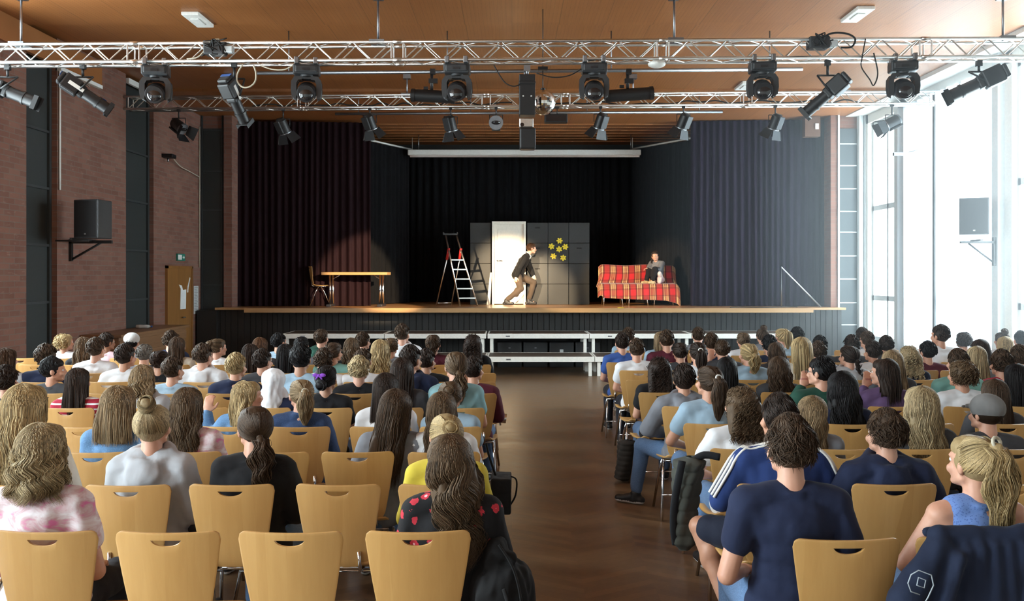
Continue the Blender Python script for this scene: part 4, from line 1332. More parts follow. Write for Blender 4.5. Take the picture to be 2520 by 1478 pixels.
# ================================================================ wooden shell chair
def chair_proto():
    r = empty('plywood_chair', (0, 0, 0), 0)
    W = lambda v: 0.132 + 0.074 * (v ** 0.75)      # half width over height
    z0, zt = 0.455, 0.85
    zh, hd, a_ = 0.822, 0.024, 0.056
    NX = 44; lower = 12; upper = 3
    us = [math.sin((i / NX - .5) * math.pi) * 0.12 + (i / NX - .5) * 2 * 0.88 for i in range(NX + 1)]
    us = [u / us[-1] for u in us]
    def pos(u, z):
        v = (z - z0) / (zt - z0); w = W(max(0, v)); x = u * w
        bow = -0.030 * (1 - (x / 0.21) ** 2)
        return V((x, bow - 0.055 * (v - 1) * 1.0 * (1 - 0.35 * max(0, v)) * 1.0 + 0.012, z))
    def tops(u):
        w = W(1.0); e = max(0, abs(u) * w - (w - 0.035)) / 0.035
        return zt - 0.035 * (1 - math.sqrt(max(0, 1 - e * e))) + 0.004 * (u * u)
    def bots(u):
        w = W(0); e = max(0, abs(u) * w - (w - 0.05)) / 0.05
        return z0 + 0.05 * (1 - math.sqrt(max(0, 1 - e * e)))
    bm = bmesh.new(); grid = []
    for u in us:
        xa = abs(u * W((zh - z0) / (zt - z0)))
        dep = hd * math.sqrt(max(0, 1 - (xa / a_) ** 2)) if xa < a_ else 0
        col = []
        b_, t_ = bots(u), tops(u)
        zc = min(zh, t_ - 0.004)
        for k in range(lower + 1): col.append(bm.verts.new(pos(u, b_ + (zc - dep - b_) * k / lower)))
        st = [bm.verts.new(pos(u, zc)) if dep > 1e-5 else col[-1]]
        for k in range(1, upper + 1): st.append(bm.verts.new(pos(u, zc + (t_ - zc) * k / upper)))
        grid.append((col, st))
    for i in range(NX):
        (c0, s0), (c1, s1) = grid[i], grid[i + 1]
        for k in range(lower): bm.faces.new((c0[k], c1[k], c1[k + 1], c0[k + 1]))
        for k in range(upper): bm.faces.new((s0[k], s1[k], s1[k + 1], s0[k + 1]))
    for f in bm.faces: f.smooth = True
    me = bpy.data.meshes.new('backrest'); bm.to_mesh(me); bm.free()
    tmp = bpy.data.objects.new('t', me); C.objects.link(tmp)
    so = tmp.modifiers.new('s', 'SOLIDIFY'); so.thickness = 0.011; so.offset = 0
    bv = tmp.modifiers.new('b', 'BEVEL'); bv.width = 0.003; bv.segments = 2; bv.angle_limit = R(50)
    dg = bpy.context.evaluated_depsgraph_get(); dg.update()
    bme = bpy.data.meshes.new_from_object(tmp.evaluated_get(dg)); bme.name = 'backrest'; bpy.data.objects.remove(tmp)
    mkobj('backrest', bme, PLY, r)
    # seat shell
    m = MB(); nx, ny = 12, 14; vs = []; fs = []
    def sp(i, k, dz):
        u = i / nx * 2 - 1; v = k / ny
        w = 0.150 + 0.060 * math.sin(min(1, v * 1.6) * math.pi / 2)
        e = max(0, v - 0.86) / 0.14; w -= 0.05 * e * e
        y = 0.035 + 0.405 * v
        if v > .9: y -= 0.02 * abs(u) ** 3
        z = 0.452 - 0.012 * math.sin(v * math.pi) + 0.010 * u * u - 0.022 * max(0, v - 0.8) / 0.2 + 0.02 * max(0, 0.12 - v) / 0.12
        return (u * w, y, z + dz)
    for dz in (0, -0.011):
        for k in range(ny + 1):
            for i in range(nx + 1): vs.append(sp(i, k, dz))
    Wd = nx + 1; N = Wd * (ny + 1)
    for k in range(ny):
        for i in range(nx):
            q = [k * Wd + i, k * Wd + i + 1, (k + 1) * Wd + i + 1, (k + 1) * Wd + i]; fs.append(q); fs.append([N + x for x in q[::-1]])
    ed = [k * Wd for k in range(ny + 1)]; fs += [[ed[i], ed[i + 1], N + ed[i + 1], N + ed[i]] for i in range(ny)]
    ed = [k * Wd + nx for k in range(ny + 1)]; fs += [[ed[i + 1], ed[i], N + ed[i], N + ed[i + 1]] for i in range(ny)]
    fs += [[i + 1, i, N + i, N + i + 1] for i in range(nx)]; fs += [[ny * Wd + i, ny * Wd + i + 1, N + ny * Wd + i + 1, N + ny * Wd + i] for i in range(nx)]
    m.add(vs, fs); m.build('seat', PLY, r)
    for s in (-1, 1):
        m = MB(); m.tube([(s * 0.165, 0.16, 0.418), (s * 0.178, 0.10, 0.33), (s * 0.208, -0.035, 0.0)], 0.0105, 10); m.build('leg', CHROME, r)
        m = MB(); m.tube([(s * 0.165, 0.20, 0.418), (s * 0.180, 0.26, 0.33), (s * 0.208, 0.405, 0.0)], 0.0105, 10); m.build('leg', CHROME, r)
    m = MB()
    m.tube([(-0.165, 0.12, 0.425), (-0.165, 0.34, 0.420), (0, 0.36, 0.42), (0.165, 0.34, 0.420), (0.165, 0.12, 0.425), (0, 0.10, 0.428)], 0.010, 8, closed=True)
    for s in (-1, 1): m.tube([(s * 0.10, 0.11, 0.425), (s * 0.10, 0.03, 0.435), (s * 0.095, 0.022, 0.53)], 0.009, 8)
    m.build('seat_frame', CHROME, r)
    m = MB(); m.tube([(-0.195, 0.03, 0.18), (0.195, 0.03, 0.18)], 0.006, 8); m.build('stretcher', CHROME, r)
    return r


PROTO = chair_proto()
_first = [True]


def put_chair(loc, rz, label, group):
    c = PROTO if _first[0] else copy_tree(PROTO)
    _first[0] = False
    c.location = loc; c.rotation_euler = (0, 0, rz)
    return tag(c, label, 'chair', group)


put_chair((-4.30, 19.45, SZ), R(-68), 'beech plywood chair on the stage beside the folding table', None)
for i in range(3):
    put_chair((2.20 + i * 0.55, 20.28, SZ), R(180), ['covered plywood chair forming the empty end of the tartan sofa', 'covered plywood chair forming the middle of the tartan sofa', 'covered plywood chair under the seated woman on the tartan sofa'][i], 'chairs under the tartan blanket')

# tartan blanket over the three chairs
tm, nt, b = base_mat('tartan_blanket', (0.4, 0.02, 0.02), 0.9, sheen=0.2)
uv = nt.nodes.new('ShaderNodeUVMap'); s = nt.nodes.new('ShaderNodeSeparateXYZ'); lk(nt, uv.outputs[0], s.inputs[0])


def bands(c, lo, hi):
    return mth(nt, 'MULTIPLY', mth(nt, 'GREATER_THAN', c, lo), mth(nt, 'LESS_THAN', c, hi))


def tartan(coord, per):
    f = mth(nt, 'FRACT', mth(nt, 'DIVIDE', coord, per))
    dark = mth(nt, 'ADD', bands(f, 0.36, 0.46), bands(f, 0.86, 0.96))
    thin = None
    for a, b_ in ((0.47, 0.53), (0.585, 0.615), (0.67, 0.70), (0.77, 0.83)):
        x_ = bands(f, a, b_); thin = x_ if thin is None else mth(nt, 'ADD', thin, x_)
    green = bands(f, 0.46, 0.86)
    return dark, thin, green


du, tu, gu = tartan(s.outputs[0], 0.285); dv, tv, gv = tartan(s.outputs[1], 0.33)
c = mix(nt, mth(nt, 'MULTIPLY', gu, 0.55), (0.52, 0.012, 0.018), (0.03, 0.02, 0.01))
c = mix(nt, mth(nt, 'MULTIPLY', gv, 0.45), c, (0.03, 0.02, 0.01))
c = mix(nt, mth(nt, 'MULTIPLY', du, 0.7), c, (0.02, 0.012, 0.008)); c = mix(nt, mth(nt, 'MULTIPLY', dv, 0.5), c, (0.02, 0.012, 0.008))
c = mix(nt, mth(nt, 'MULTIPLY', tu, mth(nt, 'MULTIPLY_ADD', gv, 0.45, 0.40)), c, (0.66, 0.46, 0.20)); c = mix(nt, mth(nt, 'MULTIPLY', tv, mth(nt, 'MULTIPLY_ADD', gu, 0.22, 0.06)), c, (0.62, 0.30, 0.12))
lk(nt, c, b.inputs['Base Color'])
prof = [(0.02, 0.50), (0.035, 0.70), (0.02, 0.86), (-0.02, 0.885), (-0.055, 0.87), (-0.075, 0.78), (-0.10, 0.62), (-0.14, 0.50), (-0.20, 0.472), (-0.32, 0.470), (-0.43, 0.468), (-0.475, 0.45), (-0.49, 0.36), (-0.505, 0.22), (-0.515, 0.09)]
vs = []; fs = []; uvs = []
NXB = 96
rb = random.Random(8)
for i in range(NXB + 1):
    u = i / NXB; x = -0.88 + 1.78 * u; s_ = 0.0
    for k, (y, z) in enumerate(prof):
        if k: s_ += math.hypot(y - prof[k - 1][0], z - prof[k - 1][1])
        t = k / (len(prof) - 1)
        low = max(0, t - 0.75) / 0.25; up = max(0, 0.5 - t)
        wv = 0.014 * math.sin(x * 17 + k * .2) * (0.4 + 2.0 * low) + 0.007 * math.sin(x * 41) * low
        zz = z + 0.012 * math.sin(x * 6) * (1 if 0.1 < t < 0.45 else 0.2)
        yy = y - abs(wv) - 0.01 * low
        xx = x
        if t < 0.5: xx = x * (0.955) + 0.02
        e = max(0, abs(u - .5) - 0.455) / 0.045                    # ends droop
        if t > 0.2: zz -= 0.10 * e * e * (1 if u > .5 else .8)
        if k == len(prof) - 1: zz += 0.06 * (1 - u) * 1.3 + (0.10 if u < 0.08 else 0) * (1 - u / 0.08 if u < .08 else 0) - (0.07 * max(0, u - .83) / .17)
        vs.append((xx, yy, zz)); uvs.append((x + 1.02, s_ + 0.06 * u))
K = len(prof)
for i in range(NXB):
    for k in range(K - 1): fs.append([i * K + k, i * K + k + 1, (i + 1) * K + k + 1, (i + 1) * K + k])
m = MB(); m.add(vs, fs); me = m.mesh('tartan_blanket')
ul = me.uv_layers.new(name='UVMap')
for p in me.polygons:
    for li in p.loop_indices: ul.data[li].uv = uvs[me.loops[li].vertex_index]
o = mkobj('tartan_blanket', me, tm, None, (2.74, 20.30, SZ))
so = o.modifiers.new('thick', 'SOLIDIFY'); so.thickness = 0.012; so.offset = 1.0
ss = o.modifiers.new('soft', 'SUBSURF'); ss.levels = 1; ss.render_levels = 1
tag(o, 'red tartan blanket draped over a row of chairs as a sofa', 'blanket')

# handrail by the windows, cable, tape, speaker at the curtain top
hr = MB(); p0, p1 = at(1923, 657, 18.9), at(2020, 752, 18.9)
hr.tube([(p0.x, 18.9, SZ), (p0.x, 18.9, p0.z), (p1.x, 18.9, SZ)], 0.019, 8)
tag(hr.build('stair_handrail', STEEL), 'grey metal triangular handrail standing at the stage edge near the windows', 'handrail')
m = MB(); a0 = at(1795, 752, 18.6).x
m.tube([(a0 + 1.45 * t, 18.55 + 0.12 * math.sin(t * 9) + .2 * t, SZ + 0.008) for t in [k / 30 for k in range(31)]], 0.008, 6)
tag(m.build('stage_cable', RUBBER), 'black cable lying along the stage edge before the purple curtain', 'cable')
m = MB(); c_ = at(1525, 757, 18.62); m.box((c_.x - .06, 18.42, SZ), (c_.x + .06, 18.47, SZ + .012)); tag(m.build('yellow_tape', STAR, bevel=.003), 'small yellow scrap lying on the stage edge before the sofa', 'tape')
sp = empty('curtain_speaker', (6.25, 19.0, 4.72), 0, 'small brown box speaker high in front of the purple curtain', 'speaker')
m = MB(); m.box((-.16, 0, 0), (.16, .18, .42)); m.box((-.02, .05, .42), (.02, .09, .43)); m.build('speaker_body', flat('brown_box', (0.10, 0.045, 0.025), .6), sp, bevel=.01)
m = MB(); m.box((.05, -0.02, .15), (.12, .0, .27)); m.build('bracket', WHITE, sp)

# ================================================================ lighting rig
def truss(x0, x1, y0, z_of, cc, joints, label, drop_x, tilt_y=0.0, pitch=0.46, r=0.021, ends=False):
    """four-chord box truss from x0 to x1; z_of(x) = height of the upper chords"""
    t = empty('lighting_truss', (0, 0, 0), 0, label, 'truss')
    yy = lambda x: y0 + tilt_y * x
    P = lambda x, f, top: V((x, yy(x) + (cc if f else 0), z_of(x) - (0 if top else cc)))
    for f in (0, 1):
        for top in (0, 1):
            m = MB(); m.tube([P(x0, f, top), P(x1, f, top)], r, 10); m.build('chord', ALU, t)
    cuts = [x0] + joints + [x1]
    faces = {'front': (0, 0, 0, 1), 'rear': (1, 0, 1, 1), 'top': (0, 1, 1, 1), 'bottom': (0, 0, 1, 0)}
    for a, b in zip(cuts, cuts[1:]):
        m = MB()
        a2, b2 = a + 0.07, b - 0.07; n = max(1, int(round((b2 - a2) / pitch * 2))); st = (b2 - a2) / n
        for nm, (fa, ta, fb, tb_) in faces.items():
            for k in range(n):
                q0 = P(a2 + k * st, fa, ta) if k % 2 == 0 else P(a2 + k * st, fb, tb_)
                q1 = P(a2 + (k + 1) * st, fb, tb_) if k % 2 == 0 else P(a2 + (k + 1) * st, fa, ta)
                m.tube([q0, q1], r * 0.42, 6, caps=False)
            for x in (a2, b2): m.tube([P(x, fa, ta), P(x, fb, tb_)], r * 0.5, 6, caps=False)
        m.build('bracing', ALU, t)
    for x in joints:
        for f in (0, 1):
            for top in (0, 1):
                m = MB(); m.tube([P(x - .05, f, top), P(x + .05, f, top)], r * 1.22, 10); m.build('coupler', ALU, t)
    for x in drop_x:
        m = MB(); m.tube([(x, yy(x) + cc / 2, z_of(x) - 0.01), (x, yy(x) + cc / 2, CZ + .06)], 0.014, 8)
        m.box((x - .09, yy(x) - .02, z_of(x) + .0), (x + .09, yy(x) + cc + .02, z_of(x) + .028)); m.box((x - .06, yy(x) + cc / 2 - .06, CZ - .03), (x + .06, yy(x) + cc / 2 + .06, CZ + .04))
        m.build('hanger', STEEL, t)
    return t


YF, YR2 = 10.8, 15.2
zf = lambda x: EYE + (HZ - (107 - 7.5 * (x * F / YF + 1260) / 1260 + 1.5)) * YF / F
zr = lambda x: EYE + (HZ - (238 - 7.0 * (x * F / YR2 + 1260 - 305) / 1000)) * YR2 / F
px2x = lambda px, d: (px - 1260) * d / F
truss(-6.25, 6.35, YF, zf, 0.215, [px2x(q, YF) for q in (328, 978, 1632, 2278)], 'near aluminium box truss carrying the moving heads across the hall', [px2x(927, YF), px2x(1663, YF), px2x(40, YF), px2x(2480, YF)])
truss(px2x(305, YR2), px2x(2312, YR2), YR2, zr, 0.20, [px2x(q, YR2) for q in (742, 1196, 1392, 1840)], 'far thinner aluminium box truss carrying the barndoor lamps', [px2x(560, YR2), px2x(1000, YR2), px2x(1560, YR2), px2x(2080, YR2)], pitch=0.44, r=0.019)


def clamp(m, x, y, z, dy=0.0):
    m.box((x - .022, y - .03, z - .03), (x + .022, y + .03, z + .028)); m.tube([(x, y, z - .02), (x, y, z - .075)], 0.009, 6)


def moving_head(px, label, yaw=0.0):
    x = px2x(px, YF + .1); zt = zf(x) - 0.215 - 0.02
    o = empty('moving_head', (x, YF + 0.10, zt), R(yaw), label, 'stage light', 'moving heads under the near truss')
    m = MB(); m.box((-.155, -.11, -.135), (.155, .11, -.02)); m.box((-.13, -.13, -.12), (.13, .13, -.035)); m.build('base', CHAR, o, bevel=.018)
    m = MB(); m.box((-.10, -.118, -.10), (.10, -.109, -.055)); m.box((-.04, -.137, -.10), (.04, -.13, -.07)); m.build('display', DARKP, o)
    m = MB()
    for s in (-1, 1): m.box((s * .11 - .025, -.14, -.02), (s * .11 + .025, -.02, .06)); m.box((s * .11 - .03, .03, -.02), (s * .11 + .03, .16, .03))
    m.build('clamp', STEEL, o, bevel=.008)
    m = MB(); m.cyl((0, 0, -.135), (0, 0, -.160), .075, n=20)
    for s in (-1, 1):
        pts = [(s * .06, -.165), (s * .135, -.170), (s * .168, -.22), (s * .172, -.32), (s * .160, -.40), (s * .128, -.42), (s * .122, -.38), (s * .124, -.24), (s * .10, -.195), (s * .06, -.19)]
        n_ = len(pts)
        vs = [(a, -.075, b) for a, b in pts] + [(a, .075, b) for a, b in pts]
        m.add(vs, [list(range(n_)), list(range(n_, 2 * n_))[::-1]] + [[i, (i + 1) % n_, n_ + (i + 1) % n_, n_ + i] for i in range(n_)], 0, False)
    m.box((-.06, -.075, -.19), (.06, .075, -.165))
    m.build('yoke', CHAR, o, bevel=.008)
    m = MB()
    c = V((0, 0, -.335)); tilt = R(18); d = V((0, -math.cos(tilt), -math.sin(tilt)))
    m.cyl(c - d * .14, c - d * .05, .085, .118, 24); m.cyl(c - d * .05, c + d * .10, .118, .112, 24); m.cyl(c + d * .10, c + d * .145, .112, .098, 24, hollow=False)
    m.build('lamp_head', DARKP, o, bevel=.004)
    m = MB(); m.ell(c + d * .135, (.082, .030, .082), Matrix.Rotation(-tilt * 0 + 0, 3, 'X')); m.build('lens', LENS, o)


for q, (px, lab) in enumerate([(384, 'moving head light closest to the brick wall under the near truss'), (755, 'second moving head light along from the brick wall'), (1125, 'moving head light beside the horizontal tube spotlight, table side'),
                               (1462, 'moving head light just past the mirror ball towards the windows'), (1876, 'second moving head light counting from the windows'), (2222, 'moving head light closest to the windows in the glare')]):
    moving_head(px, lab, [12, 8, -2, -4, -6, -10][q])


def aim_frame(d):
    d = V(d).normalized(); x = d.cross(V((0, 0, 1))).normalized(); z = x.cross(d)
    return Matrix((x, d, z)).transposed().to_4x4()


def yoke_mesh(o, M, w, top, piv, mat=BLACK):
    m = MB()
    m.tube([piv + V((-w, 0, 0)), V((piv.x - w, piv.y, top)), V((piv.x + w, piv.y, top)), piv + V((w, 0, 0))], 0.012, 6)
    clamp(m, piv.x, piv.y, top + .08)
    m.build('yoke', mat, o)


def profile(px, py, d, direction, label, scale=1.0, hang=0.36, stickers=True):
    """long profile spotlight with its tube pointing along direction"""
    c = at(px, py, d)
    o = empty('profile_spotlight', c, 0, label, 'stage light')
    M = aim_frame(direction) @ Matrix.Scale(scale, 4)
    def cy(m, a, b, r, r2=None, n=18): m.cyl(M @ V((0, a, 0)), M @ V((0, b, 0)), r * scale, (r if r2 is None else r2) * scale, n)
    m = MB(); m.box((-.10, -.30, -.115), (.10, -.06, .115), 0, M); m.box((-.085, -.36, -.09), (.085, -.30, .09), 0, M); m.box((-.08, -.06, -.085), (.08, .02, .085), 0, M); m.build('lamp_housing', BLACK, o, bevel=.02)
    m = MB(); cy(m, .0, .20, .078); cy(m, .20, .23, .090); cy(m, .23, .36, .080); m.build('lens_tube', BLACK, o)
    m = MB(); m.box((-.095, .36, -.095), (.095, .375, .095), 0, M); m.box((-.095, .375, -.095), (-.088, .42, .095), 0, M); m.box((.088, .375, -.095), (.095, .42, .095), 0, M); m.build('colour_frame', BLACK, o)
    if stickers:
        m = MB(); m.box((-.04, -.20, .116), (.04, .02, .120), 0, M); m.box((.101, -.22, -.02), (.104, .0, .03), 0, M); m.box((-.104, -.22, -.02), (-.101, .0, .03), 0, M); m.build('white_sticker', WHITE, o)
        m = MB(); m.box((-.08, -.365, .02), (.08, -.36, .08), 0, M); m.box((-.06, -.30, .116), (.06, -.26, .119), 0, M); m.box((-.03, .24, .082), (.03, .30, .086), 0, M); m.build('blue_sticker', BLUE, o)
    m = MB(); top = hang * 0.62
    for s in (-1, 1): m.tube([(M @ V((s * .115, -.05, 0))), V((s * .125, -.01, top))], 0.011, 6)
    m.tube([(-.125, -.01, top), (.125, -.01, top)], 0.011, 6); m.tube([(0, -.01, top), (0, -.01, hang)], 0.016, 8); m.box((-.03, -.04, hang - .02), (.03, .02, hang + .05)); m.build('yoke', BLACK, o)
    return o


profile(20, 226, 10.95, (0.90, 0.1, -0.36), 'profile spotlight cut by the frame above the first brick strip', .9, .28, False)
profile(205, 228, 10.95, (0.72, 0.35, -0.52), 'profile spotlight with white sticker aimed at the stage by the brick wall', .86, .30)
profile(577, 245, 10.95, (0.22, 0.62, -0.78), 'profile spotlight with blue stickers beside the hanging cream cable loop', .84, .40)
profile(2036, 232, 10.95, (-0.66, 0.35, -0.60), 'profile spotlight on a tall yoke between two moving heads near windows', .86, .36, False)
profile(2408, 205, 10.95, (-0.86, 0.25, -0.40), 'profile spotlight in the window glare at the truss end', .95, .22, False)

# pipes below the ceiling
for (xa, ya, xb, yb_, d, lab) in ((630, 180, 1975, 170, 12.6, 'thin steel pipe hanging behind the near truss'), (825, 280, 1778, 275, 16.6, 'thin steel pipe hanging behind the far truss')):
    a, b = at(xa, ya, d), at(xb, yb_, d)
    pp_ = empty('hanging_pipe', (0, 0, 0), 0, lab, 'pipe')
    m = MB(); m.tube([a, b], 0.026, 10); m.build('pipe', STEEL, pp_)
    for t in (0.06, 0.35, .65, 0.94):
        q = a.lerp(b, t); m = MB(); m.tube([q, (q.x, q.y, CZ + .05)], 0.010, 6); m.build('drop_rod', STEEL, pp_)


def tube_light(px, py, length, tiltdeg, side, label):
    c = at(px, py, 12.5)
    o = empty('followspot', c, 0, label, 'stage light', 'long tube spotlights on the steel pipe')
    M = Matrix.Rotation(R(tiltdeg), 4, 'Y')
    L = length / 2
    m = MB(); m.cyl(M @ V((-L, 0, 0)), M @ V((L, 0, 0)), .085, n=20); m.cyl(M @ V((-L - .02, 0, 0)), M @ V((-L + .03, 0, 0)), .092, n=20); m.cyl(M @ V((L - .03, 0, 0)), M @ V((L + .02, 0, 0)), .092, n=20); m.build('spot_body', BLACK, o)
    m = MB(); m.cyl(M @ V((-side * (L + .021), 0, 0)), M @ V((-side * (L + .026), 0, 0)), .075, n=20); m.build('lens', LENS, o)
    zt = (EYE + (HZ - 176) * 12.5 / F) - c.z
    m = MB(); m.box((-.13, -.02, .09), (-.07, .02, .13)); m.tube([(-.02, 0, .085), (-.02, 0, zt)], .022, 8); m.box((-.06, -.03, zt - .16), (.06, .03, zt - .10)); m.box((-.04, -.05, zt - .04), (.03, .03, zt + .03)); m.build('stem', BLACK, o)


tube_light(1066, 237, .56, 3, 1, 'horizontal black tube spotlight under the pipe on the table side')
tube_light(1548, 233, .62, -4, -1, 'horizontal black tube spotlight under the pipe on the sofa side')


def barndoor(px, label, direction, py=300, flaps=True, size=1.0):
    x = px2x(px, YR2 + .02); zb = zr(x) - 0.20
    c = at(px, py, YR2 + .02)
    o = empty('barndoor_lamp', c, 0, label, 'stage light', 'lamps hanging under the far truss')
    M = aim_frame(direction) @ Matrix.Scale(size, 4)
    m = MB(); m.cyl(M @ V((0, -.15, 0)), M @ V((0, -.11, 0)), .06 * size, .092 * size, 18); m.cyl(M @ V((0, -.11, 0)), M @ V((0, .10, 0)), .092 * size, .096 * size, 18); m.box((-.06, -.13, -.115), (.06, .08, -.085), 0, M); m.build('lamp_can', BLACK, o, bevel=.004)
    m = MB(); m.cyl(M @ V((0, .10, 0)), M @ V((0, .112, 0)), .104 * size, n=18); m.build('front_ring', STEEL, o)
    m = MB(); m.ell(M @ V((0, .112, 0)), (.07 * size, .07 * size, .03 * size)); m.build('lens', LENS, o)
    if flaps:
        for ax, sg in (('x', 1), ('x', -1), ('z', 1), ('z', -1)):
            m = MB(); w = .085
            if ax == 'x': q = [(sg * .09, .115, -w), (sg * .09, .115, w), (sg * .17, .26, w * 1.35), (sg * .17, .26, -w * 1.35)]
            else: q = [(-w, .115, sg * .09), (w, .115, sg * .09), (w * 1.35, .26, sg * .15), (-w * 1.35, .26, sg * .15)]
            q = [V(p) for p in q]; nn = (q[1] - q[0]).cross(q[2] - q[0]).normalized() * .003
            vs = [M @ p for p in q] + [M @ (p + nn) for p in q]
            m.add(vs, [[0, 1, 2, 3], [7, 6, 5, 4], [0, 4, 5, 1], [1, 5, 6, 2], [2, 6, 7, 3], [3, 7, 4, 0]], 0, False); m.build('barndoor_flap', BLACK, o)
    zt = zb - c.z
    m = MB()
    for s in (-1, 1): m.tube([V((s * .11, 0, 0)), V((s * .11, 0, .13))], .007, 6)
    m.tube([(-.11, 0, .13), (.11, 0, .13)], .007, 6); m.tube([(0, 0, .13), (0, 0, zt)], .012, 6); m.box((-.025, -.03, zt - .05), (.025, .03, zt + .02)); m.build('yoke', BLACK, o)


for px, dr_, py, fl, lab in ((440, (0.66, -.35, -.5), 310, True, 'barndoor lamp with spread flaps before the brick wall door bay'), (697, (0.35, .5, -1.0), 312, True, 'barndoor lamp in front of the dark curtain above the stage chair'),
                             (910, (0.30, .5, -1.0), 302, True, 'barndoor lamp hanging at the inner edge of the dark curtain'), (1109, (0.22, .3, -1.0), 306, True, 'barndoor lamp above the stepladder'),
                             (1221, (0.0, -1, -.15), 302, False, 'round par lamp facing the audience beside the projector stack'), (1478, (-0.30, .4, -1.0), 300, True, 'barndoor lamp above the yellow stars and sofa gap'),
                             (1682, (-0.35, .4, -1.0), 300, True, 'barndoor lamp at the inner edge of the purple curtain'), (1908, (-0.28, .4, -1.0), 302, True, 'barndoor lamp in front of the purple curtain'),
                             (2195, (-0.9, .1, -.45), 302, True, 'barndoor lamp silhouetted against the bright windows')):
    barndoor(px, lab, dr_, py, fl, 1.0 if fl else 1.15)
o = empty('small_floodlight', at(1368, 292, YR2), 0, 'flat black floodlight box below the mirror ball on the far truss', 'stage light')
m = MB(); m.box((-.19, -.09, -.075), (.19, .09, .065)); m.build('flood_housing', BLACK, o, bevel=.012)
m = MB(); m.box((-.16, -.095, -.055), (.16, -.088, .045)); m.build('flood_glass', LENS, o)
m = MB(); m.tube([(-.10, 0, .06), (-.10, 0, .20)], .008, 6); m.tube([(.02, 0, .06), (.02, 0, .20)], .008, 6); m.box((-.14, -.02, .17), (.06, .02, .20)); m.build('bracket', BLACK, o)

# projector tower and mirror ball
o = empty('scanner_light', at(1297, 236, 10.9), 0, 'tall black rectangular scanner light at the centre of the near truss', 'stage light')
m = MB(); m.box((-.095, -.10, -.24), (.095, .10, .24)); m.box((-.10, -.11, .12), (.10, .11, .16)); m.build('scanner_body', BLACK, o, bevel=.01)
m = MB(); m.tube([(0, 0, .24), (0, 0, .34)], .018, 8); m.tube([(-.03, 0, .24), (-.03, 0, .31)], .01, 8); m.box((-.04, -.04, .29), (.04, .04, .36)); m.build('bracket', STEEL, o)
m = MB()
for sx in (-.045, .05):
    m.ell((sx, -.103, -.02), (.010, .006, .007))
m.build('indicator', WHITE, o)
o = empty('mirror_unit', at(1297, 303, 10.9), 0, 'small shiny metal mirror unit with round lens under the scanner light', 'stage light')
m = MB(); m.box((-.095, -.07, -.06), (.075, .07, .055)); m.build('mirror_housing', ALU, o, bevel=.015)
m = MB(); m.cyl((-.06, -.085, -.03), (-.06, -.07, -.03), .024, n=18); m.build('lens', LENS, o)
o = empty('speaker_box', at(1298, 342, 10.9), 0, 'black upright box hanging lowest below the mirror unit', 'stage light')
m = MB(); m.box((-.095, -.09, -.128), (.095, .09, .125)); m.build('box_body', BLACK, o, bevel=.02)
ball = empty('mirror_ball', at(1336, 252, 11.4), 0, 'silver mirror ball hanging beside the black scanner light', 'mirror ball')
m = MB(); m.ell((0, 0, 0), (.158, .158, .158), None, 40, 26, 0, False)
MIR = flat('mirror_tiles', (0.80, 0.80, 0.78), 0.08, 1.0); m.build('mirror_tiles', MIR, ball)
m = MB(); m.tube([(0, 0, .15), (0, 0, .42)], .006, 6); m.cyl((0, 0, .145), (0, 0, .175), .03, n=12); m.box((-.06, -.04, .40), (.06, .04, .44)); m.tube([(0, 0, .42), (0, 0, 1.35)], .006, 6); m.build('motor_mount', BLACK, ball)
o = empty('white_dome', at(1616, 158, 10.85), 0, 'white oval dome fitting under the near truss joint', 'fitting')
m = MB(); m.ell((0, 0, 0), (.105, .10, .045)); m.cyl((0, 0, .03), (0, 0, .075), .045, n=18); m.build('dome', WHITE, o)


def curve_pts(pts, n=8):
    pts = [V(p) for p in pts]; out = []
    P_ = [pts[0]] + pts + [pts[-1]]
    for i in range(1, len(P_) - 2):
        for k in range(n):
            t = k / n; a, b, c, d = P_[i - 1], P_[i], P_[i + 1], P_[i + 2]
            out.append(0.5 * ((2 * b) + (c - a) * t + (2 * a - 5 * b + 4 * c - d) * t * t + (3 * b - a - 3 * c + d) * t ** 3))
    out.append(pts[-1]); return out


def cable(pix, d, r, mat, label, name='cable', jit=0.0, n=8):
    rnd = random.Random(len(pix))
    pts = [at(x, y, d + (rnd.uniform(-jit, jit) if jit else 0)) for x, y in pix]
    m = MB(); m.tube(curve_pts(pts, n), r, 6)
    return tag(m.build(name, mat), label, 'cable')


cable([(598, 158), (585, 180), (584, 200), (597, 214), (615, 213), (628, 200), (630, 180), (624, 160)], 10.78, .010, CABLE_W, 'cream cable hanging in a loop below the near truss')
cable([(640, 160), (668, 170), (700, 171), (722, 160)], 10.78, .008, CABLE_W, 'cream cable sagging before the second moving head')
cable([(460, 145), (485, 141), (500, 128), (520, 100), (540, 96)], 10.76, .008, CABLE_W, 'cream cable crossing the truss by the black dimmer bundle')
cable([(2130, 95), (2122, 140), (2120, 165), (2140, 195), (2150, 210), (2160, 180), (2150, 130)], 10.78, .008, RUBBER, 'dark cables dangling in loops beside the window end moving head')
cable([(2010, 110), (2040, 84), (2080, 82), (2104, 95), (2096, 115), (2070, 117)], 10.75, .012, RUBBER, 'thick black cable coil on the truss near the windows')
cable([(1215, 160), (1240, 200), (1262, 212), (1280, 208)], 10.8, .007, RUBBER, 'thin black cable sagging to the scanner light')
cable([(1320, 180), (1360, 190), (1400, 186), (1430, 170)], 10.8, .007, RUBBER, 'thin black cable between mirror ball and moving head')
